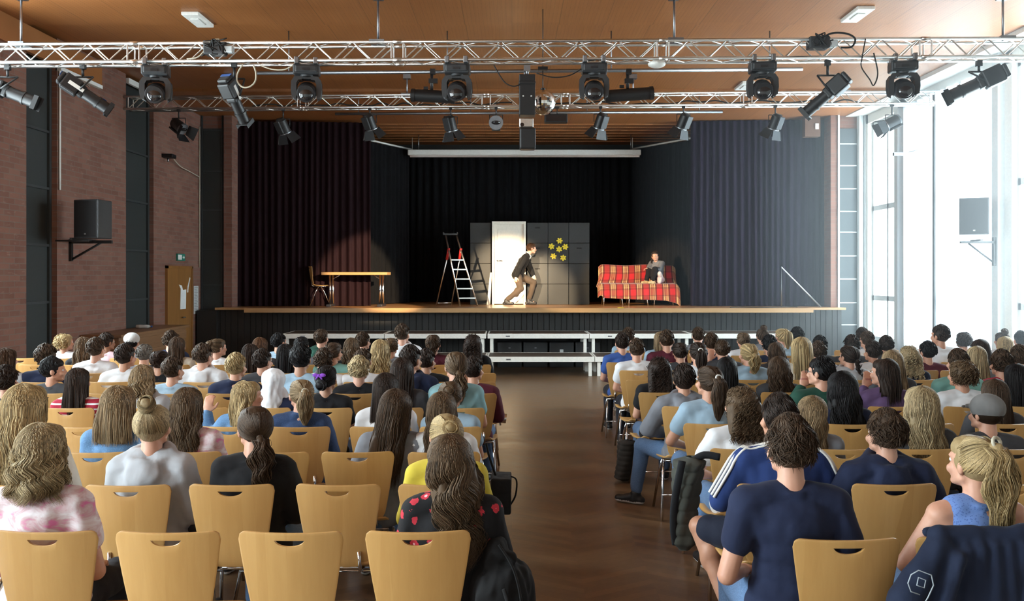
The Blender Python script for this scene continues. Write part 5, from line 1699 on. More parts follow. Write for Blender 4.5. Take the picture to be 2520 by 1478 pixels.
for px, py, lab in ((533, 121, 'black dimmer pack wrapped in cables on the near truss'), (2018, 106, 'black dimmer pack on the near truss towards the windows')):
    o = empty('dimmer_pack', at(px, py, 10.82), 0, lab, 'dimmer')
    m = MB(); m.box((-.14, -.07, -.07), (.10, .10, .07)); m.build('pack_housing', CHAR, o, bevel=.015)
    rnd = random.Random(px); m = MB()
    for k in range(6):
        q = [(rnd.uniform(-.17, .17), rnd.uniform(-.12, .0), rnd.uniform(-.09, .11)) for _ in range(4)]; m.tube(curve_pts(q, 5), .009, 5)
    m.build('coiled_leads', RUBBER, o)
    m = MB(); m.box((.10, -.05, -.05), (.20, .05, .03)); m.build('plug', FRAME_L, o, bevel=.01)
rnd = random.Random(77)
for x_a, x_b, lab in ((620, 1260, 'dark cable strung along the far truss, table half'), (1300, 2150, 'dark cable strung along the far truss, window half')):
    pix = [(x_a + (x_b - x_a) * k / 24, 262 - 7 * (x_a + (x_b - x_a) * k / 24 - 305) / 1000 + rnd.uniform(-5, 4)) for k in range(25)]
    cable(pix, YR2 + .10, .012, RUBBER, lab, n=4)
for px, py, d, lab in ((487, 50, 0, 'square white ceiling fitting towards the brick wall'), (2110, 37, 0, 'square white ceiling fitting towards the windows'), (1832, 212, 1, 'small white ceiling fitting beyond the near truss')):
    zc = CZ if d == 0 else CZ + 0.05
    dd = (zc - 0.03 - EYE) * F / (HZ - py); c = at(px, py, dd)
    o = empty('ceiling_fitting', (c.x, c.y, zc), 0, lab, 'ceiling fitting')
    m = MB(); m.box((-.11, -.30, -.045), (.11, .30, 0)); m.build('fitting_frame', WHITE, o, bevel=.01)
    m = MB(); m.box((-.05, -.14, -.058), (.05, .14, -.045)); m.build('fitting_cover', PLASTER, o, bevel=.005)


# wall speakers
def wall_speaker(loc, rz, label, mirror=1):
    o = empty('wall_speaker', loc, rz, label, 'speaker')
    m = MB()
    prof_ = [(-.20, -.02), (.20, -.02), (.13, .36), (-.13, .36)]
    vs = [(x, y, 0) for x, y in prof_] + [(x, y, .54) for x, y in prof_]
    m.add(vs, [[3, 2, 1, 0], [4, 5, 6, 7], [0, 1, 5, 4], [1, 2, 6, 5], [2, 3, 7, 6], [3, 0, 4, 7]], 0, False); m.build('cabinet', CHAR, o, bevel=.01)
    m = MB(); m.box((-.185, -.03, .02), (.185, -.02, .52)); m.build('speaker_grille', BLACK, o, bevel=.004)
    m = MB(); m.box((-.015, -.034, .05), (.015, -.03, .07)); m.build('badge', ALU, o)
    return o


wall_speaker(at(192, 586, 12.75) + V((0.12, 0, 0)), R(-15), 'black loudspeaker on a triangular bracket on the brick wall')
bk = empty('speaker_bracket', (XL, 13.35, 2.0), 0, 'dark triangular steel bracket under the brick wall loudspeaker', 'bracket')
m = MB(); m.box((0, -.03, 0.04), (.04, .03, .36)); m.box((0, -.03, .30), (.62, .03, .345)); m.box((0.04, -.5, .31), (.5, -.46, .335)); m.tube([(0.02, 0, .06), (.46, 0, .31)], .016, 6); m.box((.30, -.62, .33), (.34, .1, .36)); m.build('bracket_arm', BLACK, bk)
wall_speaker(at(2397, 577, 13.4) + V((0, 0, 0)), R(-24), 'loudspeaker on the pale window post silhouetted in the glare')
bk = empty('speaker_bracket', (XR - .10, 13.62, 1.98), 0, 'steel bracket under the window post loudspeaker', 'bracket')
m = MB(); m.box((-.04, -.03, 0.0), (0, .03, .42)); m.box((-.52, -.03, .33), (0, .03, .365)); m.tube([(-.02, 0, .04), (-.40, 0, .33)], .014, 6); m.box((-.35, -.25, .36), (-.31, .05, .385)); m.build('bracket_arm', BLACK, bk)
cm = empty('wall_camera', (XL + .10, 16.9, EYE + (HZ - 384) * 16.9 / F), 0, 'small dark wall lamp with cable on the brick wall above the door', 'wall lamp')
m = MB(); m.box((-.10, -.05, -.03), (.10, .16, .04)); m.build('camera_body', BLACK, cm, bevel=.01)
m = MB(); m.tube([(-.02, .06, -.03), (-.02, .06, -.10)], .018, 8); m.build('mount_arm', STEEL, cm)
m = MB(); m.tube(curve_pts([(0.0, .16, 0.02), (-.03, .7, -.10), (-.07, 1.3, -.13), (-.08, 1.95, -.18)], 8), .010, 6); m.build('lead', CABLE_W, cm)
m = MB(); m.tube([(XL + .02, 18.85, 2.0), (XL + .02, 18.85, 4.9)], .012, 6); tag(m.build('conduit', CABLE_W, bevel=0), kind='structure')
c = at(2190, 372, 15.9); o = empty('window_opener', (XR - .05, 15.9, c.z), 0, 'small silhouetted fitting sticking out from the window post', 'fitting')
m = MB(); m.tube([(0, 0, .05), (-.18, 0, .02), (-.40, 0, -.04)], .02, 6); m.box((-.62, -.03, -.08), (-.36, .03, -.02)); m.build('opener_arm', STEEL, o, bevel=.004)

# stage lights shining from the rig
def rig_spot(px, aim, w, deg, blend):
    p = at(px, 300, 12.2)
    spot('stage_spot', p, aim, w, deg, blend, (1.0, 0.76, 0.48))


rig_spot(600, (-0.05, 20.6, 1.85), 14000, 12, 0.8)
rig_spot(1320, (0.5, 20.2, 1.5), 6500, 14, 0.6)
rig_spot(1560, (-3.0, 19.6, 1.65), 9000, 15, 0.35)
rig_spot(255, (2.9, 20.3, 1.55), 8500, 13, 0.45)

# ================================================================ the audience
ROWS = {'B': [3.5, 4.29, 5.08, 5.93, 6.78, 7.6, 8.42, 9.2, 10.05, 10.85], 'W': [3.41, 4.31, 5.16, 6.04, 6.85, 7.68, 8.6, 9.45, 10.35, 11.2, 12.0]}
# (pixel x of the head, pixel y of its top, row, sex, hair, hair colour, shirt, colour, label, extras)
PEOPLE = [
 # block beside the brick wall
 (103, 1040, 0, 'f', 'bob', 'ash', 'tee', 'pink', 'person with a layered ash blond bob in a pink and white tie-dye T-shirt', dict(pat='tiedye', L=.185, wave=.014, hairscale=1.06, arms='down', slump=.0)),
 (1112, 1066, 0, 'f', 'wavy', 'lightbrown', 'long', 'black', 'person with long wavy dark brown hair in a black floral shirt', dict(pat='floral', L=.40, wave=.024, yaw=25, roll=-6, hairscale=1.05, arms='lap')),
 (62, 948, 1, 'f', 'long', 'blond', 'long', 'cream', 'person with very long pale blond hair at the picture edge behind the bob', dict(L=.36, wave=.008, hairscale=1.12)),
 (375, 992, 1, 'f', 'topbun', 'ash', 'hoodie', 'lightgrey', 'person in a pale grey hoodie with a messy ash blond top bun', dict(L=.1)),
 (628, 995, 1, 'f', 'lowpony', 'brown', 'long', 'black', 'person in a black sweater with a curly brown ponytail and pink ear', dict(L=.27, wave=.014, yaw=28)),
 (1098, 1014, 1, 'f', 'bun', 'blond', 'long', 'yellow', 'person in a mustard yellow top with gathered blond hair', dict(yaw=15, L=.1)),
 (293, 950, 2, 'f', 'bob', 'darkblond', 'shirt', 'denim', 'person with a smooth dark blond bob in a pale blue denim shirt', dict(pat='denim', L=.20, hairscale=1.1)),
 (462, 950, 2, 'f', 'long', 'lightbrown', 'tee', 'pink', 'person with long light brown hair over a dusty pink patterned top', dict(pat='tiedye', L=.36, wave=.009)),
 (972, 958, 2, 'f', 'long', 'brown', 'long', 'grey', 'person in a grey lace top with very long streaked brown hair swept sideways', dict(L=.42, wave=.004, hside=-.10, roll=4, hairscale=1.1, side=.12)),
 (608, 937, 3, 'f', 'long', 'blond', 'shirt', 'denim', 'smiling blond person in a denim jacket turning her head with a hand up', dict(pat='denim', yaw=-50, arms='up', L=.30, wave=.006, side=.04)),
 (742, 930, 3, 'f', 'ponytail', 'darkblond', 'shirt', 'darkdenim', 'person with a sleek dark blond ponytail in a dark blue denim jacket', dict(pat='denim', yaw=25, L=.25, wave=.005)),
 (950, 915, 3, 'f', 'long', 'darkbrown', 'tee', 'white', 'person in a white T-shirt with long straight dark hair falling down', dict(L=.36, hside=-.02)),
 (1088, 961, 2, 'f', 'long', 'lightbrown', 'tee', 'white', 'person in white with long light brown hair left loose near the aisle', dict(L=.36, wave=.008, hside=-.03)),
 (193, 910, 4, 'f', 'long', 'darkbrown', 'long', 'red', 'person with long straight dark hair over a red and white striped top', dict(pat='stripes', L=.38)),
 (130, 921, 5, 'm', 'short', 'black', 'tee', 'darkgrey', 'dark-haired boy smiling in profile next to the red striped top', dict(yaw=-68, skin=1)),
 (352, 895, 4, 'f', 'wavy', 'darkblond', 'hoodie', 'lightgrey', 'person with shoulder-length streaky blond hair in a grey hooded top', dict(L=.24, wave=.012)),
 (673, 913, 4, 'f', 'scarf', cloth('scarf_white', (0.78, 0.80, 0.84)), 'long', 'navy', 'person wearing a white headscarf and navy top', dict()),
 (803, 896, 4, 'f', 'lowbun', 'black', 'tee', 'black', 'person with a purple bow in black pinned-up hair and black top', dict(skin=2, yaw=-8)),
 (990, 878, 4, 'f', 'long', 'darkbrown', 'long', 'darkgrey', 'person with long dark brown hair sitting behind the navy hoodie boy', dict(L=.34)),
 (1122, 862, 4, 'f', 'lowpony', 'lightbrown', 'tee', 'turquoise', 'person in a turquoise T-shirt with a light brown curled ponytail', dict(L=.24, wave=.012, yaw=15)),
 (1165, 880, 5, 'm', 'short', 'darkbrown', 'long', 'maroon', 'dark-haired boy leaning his cheek on his hand at the aisle end', dict(yaw=-25, arms='face')),
 (15, 955, 4, 'm', 'tousled', 'darkbrown', 'hoodie', 'darkgrey', 'dark tousled head cut by the picture edge behind long blond hair', dict()),
 (425, 888, 5, 'm', 'short', 'brown', 'tee', 'lightblue', 'brown-haired boy in a pale blue T-shirt turning towards the navy shirt', dict(yaw=-20)),
 (581, 870, 5, 'm', 'short', 'blond', 'shirt', 'navy', 'boy with short blond hair in a dark navy collared shirt', dict(yaw=-12)),
 (740, 849, 5, 'm', 'short', 'black', 'tee', 'lightblue', 'tall boy with black undercut hair in a pale grey-blue T-shirt', dict(skin=2, hairscale=1.05)),
 (884, 880, 5, 'm', 'tousled', 'lightblond', 'tee', 'black', 'boy with tousled light blond hair in a black T-shirt', dict()),
 (1010, 851, 5, 'm', 'short', 'darkbrown', 'hoodie', 'navy', 'dark-haired boy in a navy hoodie propping his cheek on his hand', dict(yaw=-28, arms='face')),
 (18, 855, 6, 'f', 'long', 'brown', 'long', 'lightgrey', 'person with straight brown hair and grey scarf at the picture edge', dict(L=.28)),
 (114, 850, 6, 'm', 'short', 'brown', 'tee', 'navy', 'brown mop-haired boy in a navy T-shirt near the brick wall', dict(yaw=-12, hairscale=1.08)),
 (308, 848, 6, 'm', 'short', 'darkbrown', 'tee', 'white', 'broad dark-haired boy in a bright white T-shirt', dict(yaw=-20, arms='wide')),
 (499, 847, 6, 'm', 'short', 'brown', 'hoodie', 'white', 'brown-haired boy in a bright white hoodie', dict(yaw=-18)),
 (646, 880, 6, 'm', 'short', 'darkbrown', 'tee', 'darkgrey', 'dark-haired boy half hidden behind the white headscarf', dict(yaw=-25)),
 (703, 858, 7, 'f', 'long', 'black', 'long', 'black', 'person with long straight black hair beside the tall undercut boy', dict(L=.32)),
 (797, 860, 6, 'm', 'tousled', 'brown', 'tee', 'white', 'boy with tousled brown hair in a white T-shirt behind the purple bow', dict()),
 (893, 863, 6, 'm', 'short', 'brown', 'tee', 'white', 'brown-haired head just behind the light blond boy in white', dict()),
 (393, 878, 6, 'f', 'bun', 'darkbrown', 'tee', 'black', 'dark-haired person half hidden between blond and brown heads', dict(L=.1)),
 (1049, 865, 6, 'm', 'short', 'darkbrown', 'long', 'black', 'dark-haired boy resting on one hand beside the maroon sweater', dict(yaw=-25, skin=2)),
 (236, 832, 7, 'm', 'short', 'brown', 'tee', 'white', 'brown short-haired boy in a white T-shirt facing the stage', dict(yaw=-10)),
 (820, 840, 7, 'f', 'ponytail', 'brown', 'tee', 'teal', 'person in a mint green T-shirt with a blond-streaked brown ponytail', dict(L=.18, yaw=-25)),
 (866, 830, 8, 'f', 'wavy', 'lightbrown', 'long', 'black', 'person with wavy light brown hair and dark top behind the mint T-shirt', dict(L=.28, wave=.012)),
 (937, 836, 7, 'f', 'wavy', 'blond', 'tee', 'cream', 'person with thick long blond hair in front of the tall white hoodie', dict(L=.30, wave=.010, hairscale=1.08)),
 (617, 846, 7, 'f', 'long', 'darkbrown', 'long', 'black', 'person with long dark hair below the bare riser end', dict(L=.30)),
 (262, 829, 9, 'm', 'short', 'darkbrown', 'tee', 'pink', 'dark-haired boy in pale pink beyond the white T-shirt', dict(yaw=-30, skin=2)),
 (207, 828, 8, 'f', 'long', 'lightbrown', 'long', 'black', 'person with long tawny hair in a black top near the brick wall', dict(L=.30, wave=.008, hside=-.03)),
 (356, 845, 7, 'm', 'crop', 'grey', 'tee', 'grey', 'boy with cropped mousy hair before the wooden ledge', dict()),
 (437, 828, 8, 'f', 'long', 'brown', 'long', 'cream', 'person with long brown hair below the wooden door', dict(L=.30)),
 (535, 833, 8, 'f', 'bun', 'lightbrown', 'tee', 'white', 'person with a light brown bun turned to the window side', dict(yaw=-40, L=.1)),
 (641, 829, 8, 'f', 'long', 'auburn', 'long', 'darkgrey', 'person with auburn hair in front of the dark stage apron', dict(L=.28)),
 (742, 826, 8, 'f', 'bun', 'black', 'tee', 'grey', 'black-haired person with a round bun before the upper riser', dict(L=.1)),
 (893, 818, 9, 'm', 'short', 'brown', 'tee', 'darkgrey', 'brown-haired boy turning sideways before the upper riser', dict(yaw=-25)),
 (962, 829, 8, 'f', 'bun', 'lightbrown', 'tee', 'grey', 'light brown head between the thick blond hair and white hoodie', dict(L=.1)),
 (1066, 821, 8, 'f', 'highpony', 'brown', 'long', 'maroon', 'person in a maroon sweater with a thick wavy brown ponytail', dict(L=.22, wave=.012, arms='wide')),
 (1164, 821, 8, 'f', 'curly', 'darkbrown', 'long', 'black', 'person in black with dark unruly hair at the aisle end', dict(L=.25)),
 (159, 832, 9, 'm', 'curly', 'blond', 'tee', 'white', 'boy with curly blond hair in white by the brick wall', dict(yaw=-35, L=.1)),
 (325, 836, 9, 'm', 'crop', 'black', 'tee', 'grey', 'dark-haired head with a pale cap before the wooden ledge', dict()),
 (420, 816, 9, 'm', 'tousled', 'brown', 'long', 'navy', 'brown-haired boy in navy in the front row by the ledge', dict()),
 (686, 821, 9, 'm', 'short', 'black', 'tee', 'lightblue', 'black-haired boy in light blue at the bare riser end', dict(yaw=-30)),
 (790, 808, 9, 'm', 'crop', 'brown', 'hoodie', 'green', 'boy with cropped hair in a dark green hoodie before the riser', dict(yaw=-12)),
 (990, 798, 9, 'm', 'short', 'brown', 'hoodie', 'white', 'tall brown-haired boy in a white hoodie under the upper riser', dict(yaw=-15)),
 (1108, 938, 3, 'f', 'bun', 'lightbrown', 'tee', 'lightblue', 'small light brown head behind the long-haired person by the aisle', dict(L=.1)),
 # block beside the windows
 (1945, 1030, 0, 'm', 'tousled', 'brown', 'tee', 'navy', 'boy with short brown curls in a plain navy T-shirt and jeans', dict(arms='down', yaw=6, slump=-.01, trmat=JEANS, skin=0)),
 (2400, 1066, 0, 'f', 'highpony', 'blond', 'sleeveless', 'denim', 'person with a long blond ponytail in a sleeveless blue lace top', dict(pat='lace', L=.40, wave=.014, yaw=22, arms='wide')),
 (1918, 972, 1, 'm', 'short', 'darkbrown', 'long', 'royal', 'boy in a royal blue track jacket with three white sleeve stripes', dict(trousers='shorts', legs='aisle', yaw=8, trmat=cloth('navy_shorts', (0.018, 0.022, 0.04)), arms='wide', lean=.06, slump=.02)),
 (2180, 1013, 1, 'm', 'tousled', 'brown', 'hoodie', 'navy', 'boy with messy brown hair in a dark navy hoodie', dict(yaw=15, arms='wide')),
 (1822, 948, 2, 'f', 'curly', 'lightbrown', 'tee', 'white', 'person with curly golden brown hair in a loose white blouse', dict(L=.20, yaw=12, arms='wide')),
 (1990, 970, 2, 'f', 'long', 'darkblond', 'tee', 'grey', 'person with long streaked blond hair tilting towards the navy hoodie', dict(L=.38, wave=.010, hside=.05, roll=10)),
 (2266, 950, 2, 'f', 'wavy', 'ash', 'long', 'darkgrey', 'person with thick ash brown waves in front of the curly updo', dict(L=.38, wave=.010, hairscale=1.08)),
 (2428, 1018, 2, 'm', None, None, 'long', 'darkgrey', 'person wearing a plain grey cap and dark jacket', dict(yaw=20)),
 (1746, 896, 3, 'f', 'ponytail', 'brown', 'tee', 'lightblue', 'person in a light blue-grey T-shirt with a long brown ponytail', dict(L=.30, wave=.004, arms='wide', yaw=18)),
 (2072, 916, 3, 'f', 'wavy', 'black', 'long', 'navy', 'person with thick long black hair over a dark navy top', dict(L=.40, wave=.010, hairscale=1.15, hside=.03, arms='wide')),
 (2446, 948, 3, 'f', 'long', 'brown', 'long', 'darkgrey', 'person with long pale-lit brown hair next to the grey cap', dict(L=.36)),
 (1683, 902, 4, 'm', 'short', 'darkbrown', 'hoodie', 'grey', 'boy in a grey-blue hoodie and jeans with one foot in the aisle', dict(legs='aislefar', trmat=JEANS, hairscale=1.08, arms='wide', lean=.03)),
 (2022, 879, 4, 'm', 'short', 'black', 'long', 'green', 'black-haired person with glasses and green sleeve holding a hand up', dict(yaw=45, arms='face')),
 (2178, 880, 4, 'f', 'wavy', 'darkbrown', 'long', 'purple', 'person with dark wavy hair resting her head, purple top', dict(L=.26, yaw=40, arms='face')),
 (2366, 884, 4, 'f', 'curly', 'lightbrown', 'tee', 'white', 'person with a curly pinned updo in a white lace blouse', dict(L=.1, yaw=15, arms='wide')),
 (2500, 893, 4, 'f', 'long', 'black', 'long', 'black', 'person with black hair at the window side picture edge', dict(L=.34)),
 (1622, 877, 5, 'f', 'frizzy', 'darkbrown', 'tee', 'black', 'person with a big mass of frizzy dark hair in a black top', dict(L=.30, wave=.01)),
 (1916, 903, 5, 'f', 'wavy', 'brown', 'long', 'darkgrey', 'person with shiny wavy brown hair behind the track jacket boy', dict(L=.30, wave=.012, hairscale=1.08)),
 (2195, 859, 5, 'f', 'long', 'darkblond', 'long', 'darkgrey', 'person with a long fall of dark blond hair behind the purple top', dict(L=.34, hside=.05)),
 (2464, 864, 5, 'm', 'tousled', 'brown', 'tee', 'red', 'brown-haired person with a red collar in the window glare', dict()),
 (1788, 876, 5, 'f', 'long', 'black', 'long', 'darkgrey', 'person with glossy long black hair before the blond low ponytail', dict(L=.34)),
 (1842, 842, 6, 'f', 'ponytail', 'blond', 'shirt', 'lightblue', 'person with a blond ponytail in a pale blue shirt', dict(L=.20, yaw=12, wave=.01)),
 (1909, 862, 7, 'f', 'wavy', 'brown', 'long', 'darkgrey', 'person with loose brown hair beside the very long blond hair', dict(L=.30, yaw=10, wave=.01)),
 (1972, 831, 6, 'f', 'long', 'blond', 'long', 'cream', 'person with straight very long golden blond hair', dict(L=.40, hairscale=1.1)),
 (2014, 864, 7, 'm', 'short', 'brown', 'tee', 'grey', 'brown round head between golden hair and the braid', dict()),
 (2090, 848, 6, 'f', 'braid', 'darkbrown', 'hoodie', 'lightgrey', 'person with a dark plait in a light grey hooded top', dict(L=.24, yaw=22, hside=.04)),
 (2236, 849, 6, 'f', 'curly', 'ash', 'long', 'navy', 'person with light curly ash hair and dark top in the glare', dict(L=.22)),
 (2357, 860, 5, 'm', 'short', 'brown', 'tee', 'teal', 'brown-haired head in teal behind the curly updo', dict()),
 (2402, 850, 6, 'f', 'long', 'ash', 'long', 'grey', 'person with long hazy ash hair behind the curly updo', dict(L=.34, hside=.04)),
 (2508, 850, 6, 'm', 'short', 'brown', 'long', 'grey', 'hazy brown head touching the window side picture edge', dict()),
 (1567, 834, 7, 'm', 'short', 'brown', 'tee', 'white', 'brown-haired boy in a white T-shirt at the aisle seat', dict()),
 (1674, 848, 7, 'f', 'bun', 'darkbrown', 'tee', 'darkgrey', 'dark-haired person below the maroon T-shirt boy', dict(L=.1)),
 (1718, 839, 6, 'f', 'ponytail', 'darkbrown', 'tee', 'white', 'person with a dark brown ponytail and white hair tie', dict(L=.24)),
 (1777, 834, 7, 'm', 'crop', 'brown', 'tee', 'darkgrey', 'boy with cropped brown hair holding a hand behind his ear', dict(arms='face')),
 (2017, 838, 8, 'm', 'short', 'black', 'tee', 'darkgrey', 'black-haired boy against the stage apron end', dict()),
 (2148, 852, 7, 'm', 'short', 'darkbrown', 'tee', 'white', 'dark-haired boy in white past the dark plait', dict(yaw=15)),
 (2282, 841, 7, 'm', 'short', 'black', 'tee', 'maroon', 'round dark-haired boy with a maroon shirt in the glare', dict(yaw=18)),
 (2412, 833, 7, 'f', 'wavy', 'darkbrown', 'long', 'darkgrey', 'person with dark wavy hair sloping down against the windows', dict(L=.30, hside=.05)),
 (2472, 847, 8, 'f', 'bob', 'blond', 'tee', 'white', 'pale blond head in the window glare', dict(L=.18)),
 (1531, 820, 8, 'm', 'short', 'darkbrown', 'tee', 'blue', 'dark-haired boy in a blue T-shirt at the aisle seat', dict(yaw=6)),
 (1641, 813, 8, 'm', 'short', 'brown', 'tee', 'maroon', 'brown-haired boy in a maroon T-shirt near the riser', dict(yaw=-8)),
 (1750, 820, 8, 'm', 'short', 'brown', 'tee', 'navy', 'brown-haired boy in navy with bare neck near the riser', dict()),
 (1893, 835, 8, 'm', 'tousled', 'black', 'tee', 'navy', 'black tousled head in navy before the riser end', dict()),
 (1925, 806, 9, 'f', 'highpony', 'blond', 'tee', 'lightblue', 'person with glasses and a high blond ponytail', dict(L=.24, yaw=20)),
 (2095, 828, 8, 'm', 'tousled', 'darkbrown', 'tee', 'darkgrey', 'dark tousled head by the grey panel strip', dict()),
 (2133, 825, 9, 'm', 'short', 'brown', 'tee', 'white', 'brown-haired boy in white by the first window', dict(yaw=10)),
 (2180, 838, 8, 'm', 'short', 'darkbrown', 'tee', 'darkgrey', 'dark head low in front of the first window', dict()),
 (2315, 800, 8, 'm', 'short', 'darkbrown', 'tee', 'white', 'tall boy in white outlined against the bright windows', dict(yaw=30)),
 (2512, 815, 9, 'm', 'short', 'black', 'tee', 'grey', 'black head at the picture edge against the windows', dict()),
 (1546, 814, 10, 'm', 'short', 'brown', 'tee', 'lightblue', 'brown head just beyond the boy in the blue T-shirt', dict()),
 (1626, 815, 9, 'f', 'long', 'darkblond', 'tee', 'lightblue', 'blond head hidden behind the maroon T-shirt boy', dict(L=.24)),
 (1718, 806, 10, 'm', 'short', 'brown', 'tee', 'grey', 'brown head in the front row before the riser', dict()),
 (1829, 818, 9, 'f', 'bun', 'lightbrown', 'tee', 'white', 'person with a light brown updo and white top near the riser', dict(L=.1)),
 (1876, 815, 10, 'f', 'topbun', 'brown', 'tee', 'grey', 'person with a brown double bun before the riser end', dict(L=.1)),
 (1961, 822, 10, 'm', 'tousled', 'black', 'tee', 'darkgrey', 'black head behind the very long golden hair', dict()),
 (2121, 812, 10, 'm', 'short', 'darkbrown', 'tee', 'grey', 'dark head in the front row below the window frame', dict()),
 (2370, 822, 9, 'm', 'curly', 'darkbrown', 'tee', 'darkgrey', 'dark curly head outlined against the windows', dict(L=.1)),
 (2465, 819, 9, 'f', 'topbun', 'brown', 'tee', 'white', 'hazy brown head with small bun against the windows', dict(L=.1)),
]
HEADTOP = 1.290
occ = {'B': {k: [] for k in range(11)}, 'W': {k: [] for k in range(11)}}
WHO = {}
for idx, (px, yt, row, sex, hair, hc, shirt, sc_name, label, ex) in enumerate(PEOPLE):
    blk = 'B' if px < 1260 else 'W'
    d = ROWS[blk][row]
    ex = dict(ex)
    dh = d + 0.17 + ex.get('lean', 0)
    x = px2x(px, dh); zt = EYE - (yt - HZ) * dh / F
    x -= ex.get('side', 0.0)
    sc_ = min(1.10, max(0.88, zt / (HEADTOP - ex.get('slump', 0))))
    yaw = ex.pop('yaw', 0)
    occ[blk][row].append([x, idx])
    if 'skin' not in ex: ex['skin'] = [0, 0, 1][idx % 3]
    if 'dense' not in ex: ex['dense'] = 8 if row < 2 else (4.5 if row < 4 else (1.8 if row < 6 else 0.9))
    root, j = make_person((x, d + 0.02, 0), label, sex, hair, hc, shirt, sc_name, yaw=yaw, scale=sc_, seed=idx, **ex)
    WHO[(blk, row, px)] = (root, j)

# chairs: one under each person, the gaps filled at the usual spacing
ordn = ['first', 'second', 'third', 'fourth', 'fifth', 'sixth', 'seventh', 'eighth', 'ninth', 'tenth', 'eleventh', 'twelfth', 'thirteenth', 'fourteenth']
rown_ = ['row next to the camera', 'second row from the camera', 'third row from the camera', 'fourth row from the camera', 'fifth row from the camera', 'sixth row from the camera', 'seventh row from the camera', 'third row from the stage', 'second row from the stage', 'row next to the stage', 'short extra row by the riser']
FIXED = {('B', 0): [1028, 715, 412, 108], ('B', 1): [1085, 831, 569, 316, 60], ('B', 2): [1093, 880, 672, 455, 232, 10], ('W', 0): [2083, 2392], ('W', 1): [1916, 2200, 2490], ('W', 2): [1836, 2078, 2268, 2500]}
for blk in 'BW':
    for row in range(len(ROWS[blk])):
        d = ROWS[blk][row]
        lim = 1330 * d / F
        if (blk, row) in FIXED: xs = [px2x(p, d) for p in FIXED[(blk, row)]]
        else:
            start = {'B': -0.36 if row < 9 else -1.32, 'W': 1.27 if row < 9 else 1.50}[blk]
            step = 0.485
            if blk == 'B':
                xs = []; x = start
                while x > -min(lim, 6.1): xs.append(x); x -= step
            else:
                xs = []; x = start
                while x < min(lim, 6.9): xs.append(x); x += step
            ps = [p for p, _ in occ[blk][row]]
            for _ in range(30):         # let the seats drift towards their sitters, never closer than 0.455 m
                for i in range(len(xs)):
                    near = [p for p in ps if abs(p - xs[i]) < 0.25]
                    if near: xs[i] += 0.3 * (min(near, key=lambda p: abs(p - xs[i])) - xs[i])
                o_ = sorted(range(len(xs)), key=lambda i: xs[i])
                for a, b in zip(o_, o_[1:]):
                    g = 0.455 - (xs[b] - xs[a])
                    if g > 0: xs[a] -= g / 2; xs[b] += g / 2
        rnd = random.Random(row * 7 + (blk == 'W'))
        for i, x in enumerate(xs):
            put_chair((x, d + rnd.uniform(-.012, .012), 0), R(rnd.uniform(-2.5, 2.5)), 'plywood chair, %s, %s from the aisle, %s' % (rown_[row], ordn[i], 'brick wall block' if blk == 'B' else 'window block'),
                      'plywood chairs of the ' + ('brick wall block' if blk == 'B' else 'window block'))

# track jacket stripes, cap, hair ornaments
def who(blk, row, px): return WHO[(blk, row, px)]


r_, j = who('W', 1, 1918)
shirt_o = [k for k in KIDS[r_.name] if k.name.startswith('shirt')][0]
for k in 'lr':
    for q in (-1, 0, 1):
        m = MB(); pts = []
        n0, sh, el, wr = j['neck0'] + V((0, 0, 0.015)), j['sh' + k], j['el' + k], j['wr' + k]
        s = -1 if k == 'l' else 1
        for t in range(0, 25):
            u = t / 24
            if u < 0.28: c = n0.lerp(sh, u / 0.28) + V((0, 0, 0.058 + 0.006 * u)); off = V((0, q * 0.025, 0))
            else:
                v = (u - 0.28) / 0.72; c0 = sh.lerp(el, min(1, v * 1.0)); ax = (el - sh).normalized()
                out = V((s * .85, -.35, .35)); out = (out - ax * out.dot(ax)).normalized(); tn = ax.cross(out)
                rad = 0.077 - 0.010 * v
                w_ = min(1, v * 4); upv = V((0, 0, 1)) * (1 - w_) + out * w_; upv.normalize()
                c = c0 + upv * rad; off = (V((0, q * 0.025, 0)) * (1 - w_) + tn * (-s * q * 0.025) * w_)
            pts.append(c + off)
        m.tube(pts, .0074, 6); m.build('sleeve_stripe', WHITE, shirt_o)
r_, j = who('W', 2, 2428)
M = Matrix.Translation(j['head']) @ j['R'].to_4x4()
m = MB(); m.ell(EC + V((0, .004, -.004)), (.089, .100, .090)); hm_ = remesh(m, .01, 1, 'hair'); share('hair', hm_, [hair_mat('brown', HAIRCOL['brown'])], r_, M)
m = MB(); m.ell(EC + V((0, .006, .022)), (.098, .112, .094)); m.cap((-.045, .10, .035), (.045, .10, .035), .016, .016); m.cap((-.035, .145, .025), (.035, .145, .025), .010, .010)
cp = remesh(m, .008, 2, 'cap'); co = share('cap', cp, [cloth('grey_cap', (0.20, 0.20, 0.20))], r_, M)
r_, j = who('B', 9, 325)
m = MB(); m.ell(EC + V((0, .004, .030)), (.100, .110, .090)); M = Matrix.Translation(j['head']) @ j['R'].to_4x4()
share('cap', remesh(m, .01, 1, 'cap'), [cloth('pale_cap', (0.6, 0.62, 0.62))], r_, M)
r_, j = who('B', 4, 803)
m = MB(); PUR = cloth('purple_ribbon', (0.22, 0.06, 0.45))
for s in (-1, 1):
    m.ell((s * .030 - .015, -.135, .012), (.026, .012, .017)); m.cap((-.015, -.138, .01), (s * .025 - .015, -.140, -.02), .008, .006)
m.ell((-.015, -.140, .012), (.010, .010, .010))
share('hair_bow', remesh(m, .004, 1, 'hair_bow'), [PUR], r_, Matrix.Translation(j['head']) @ j['R'].to_4x4() @ Matrix.Translation((0, 0, .03)))
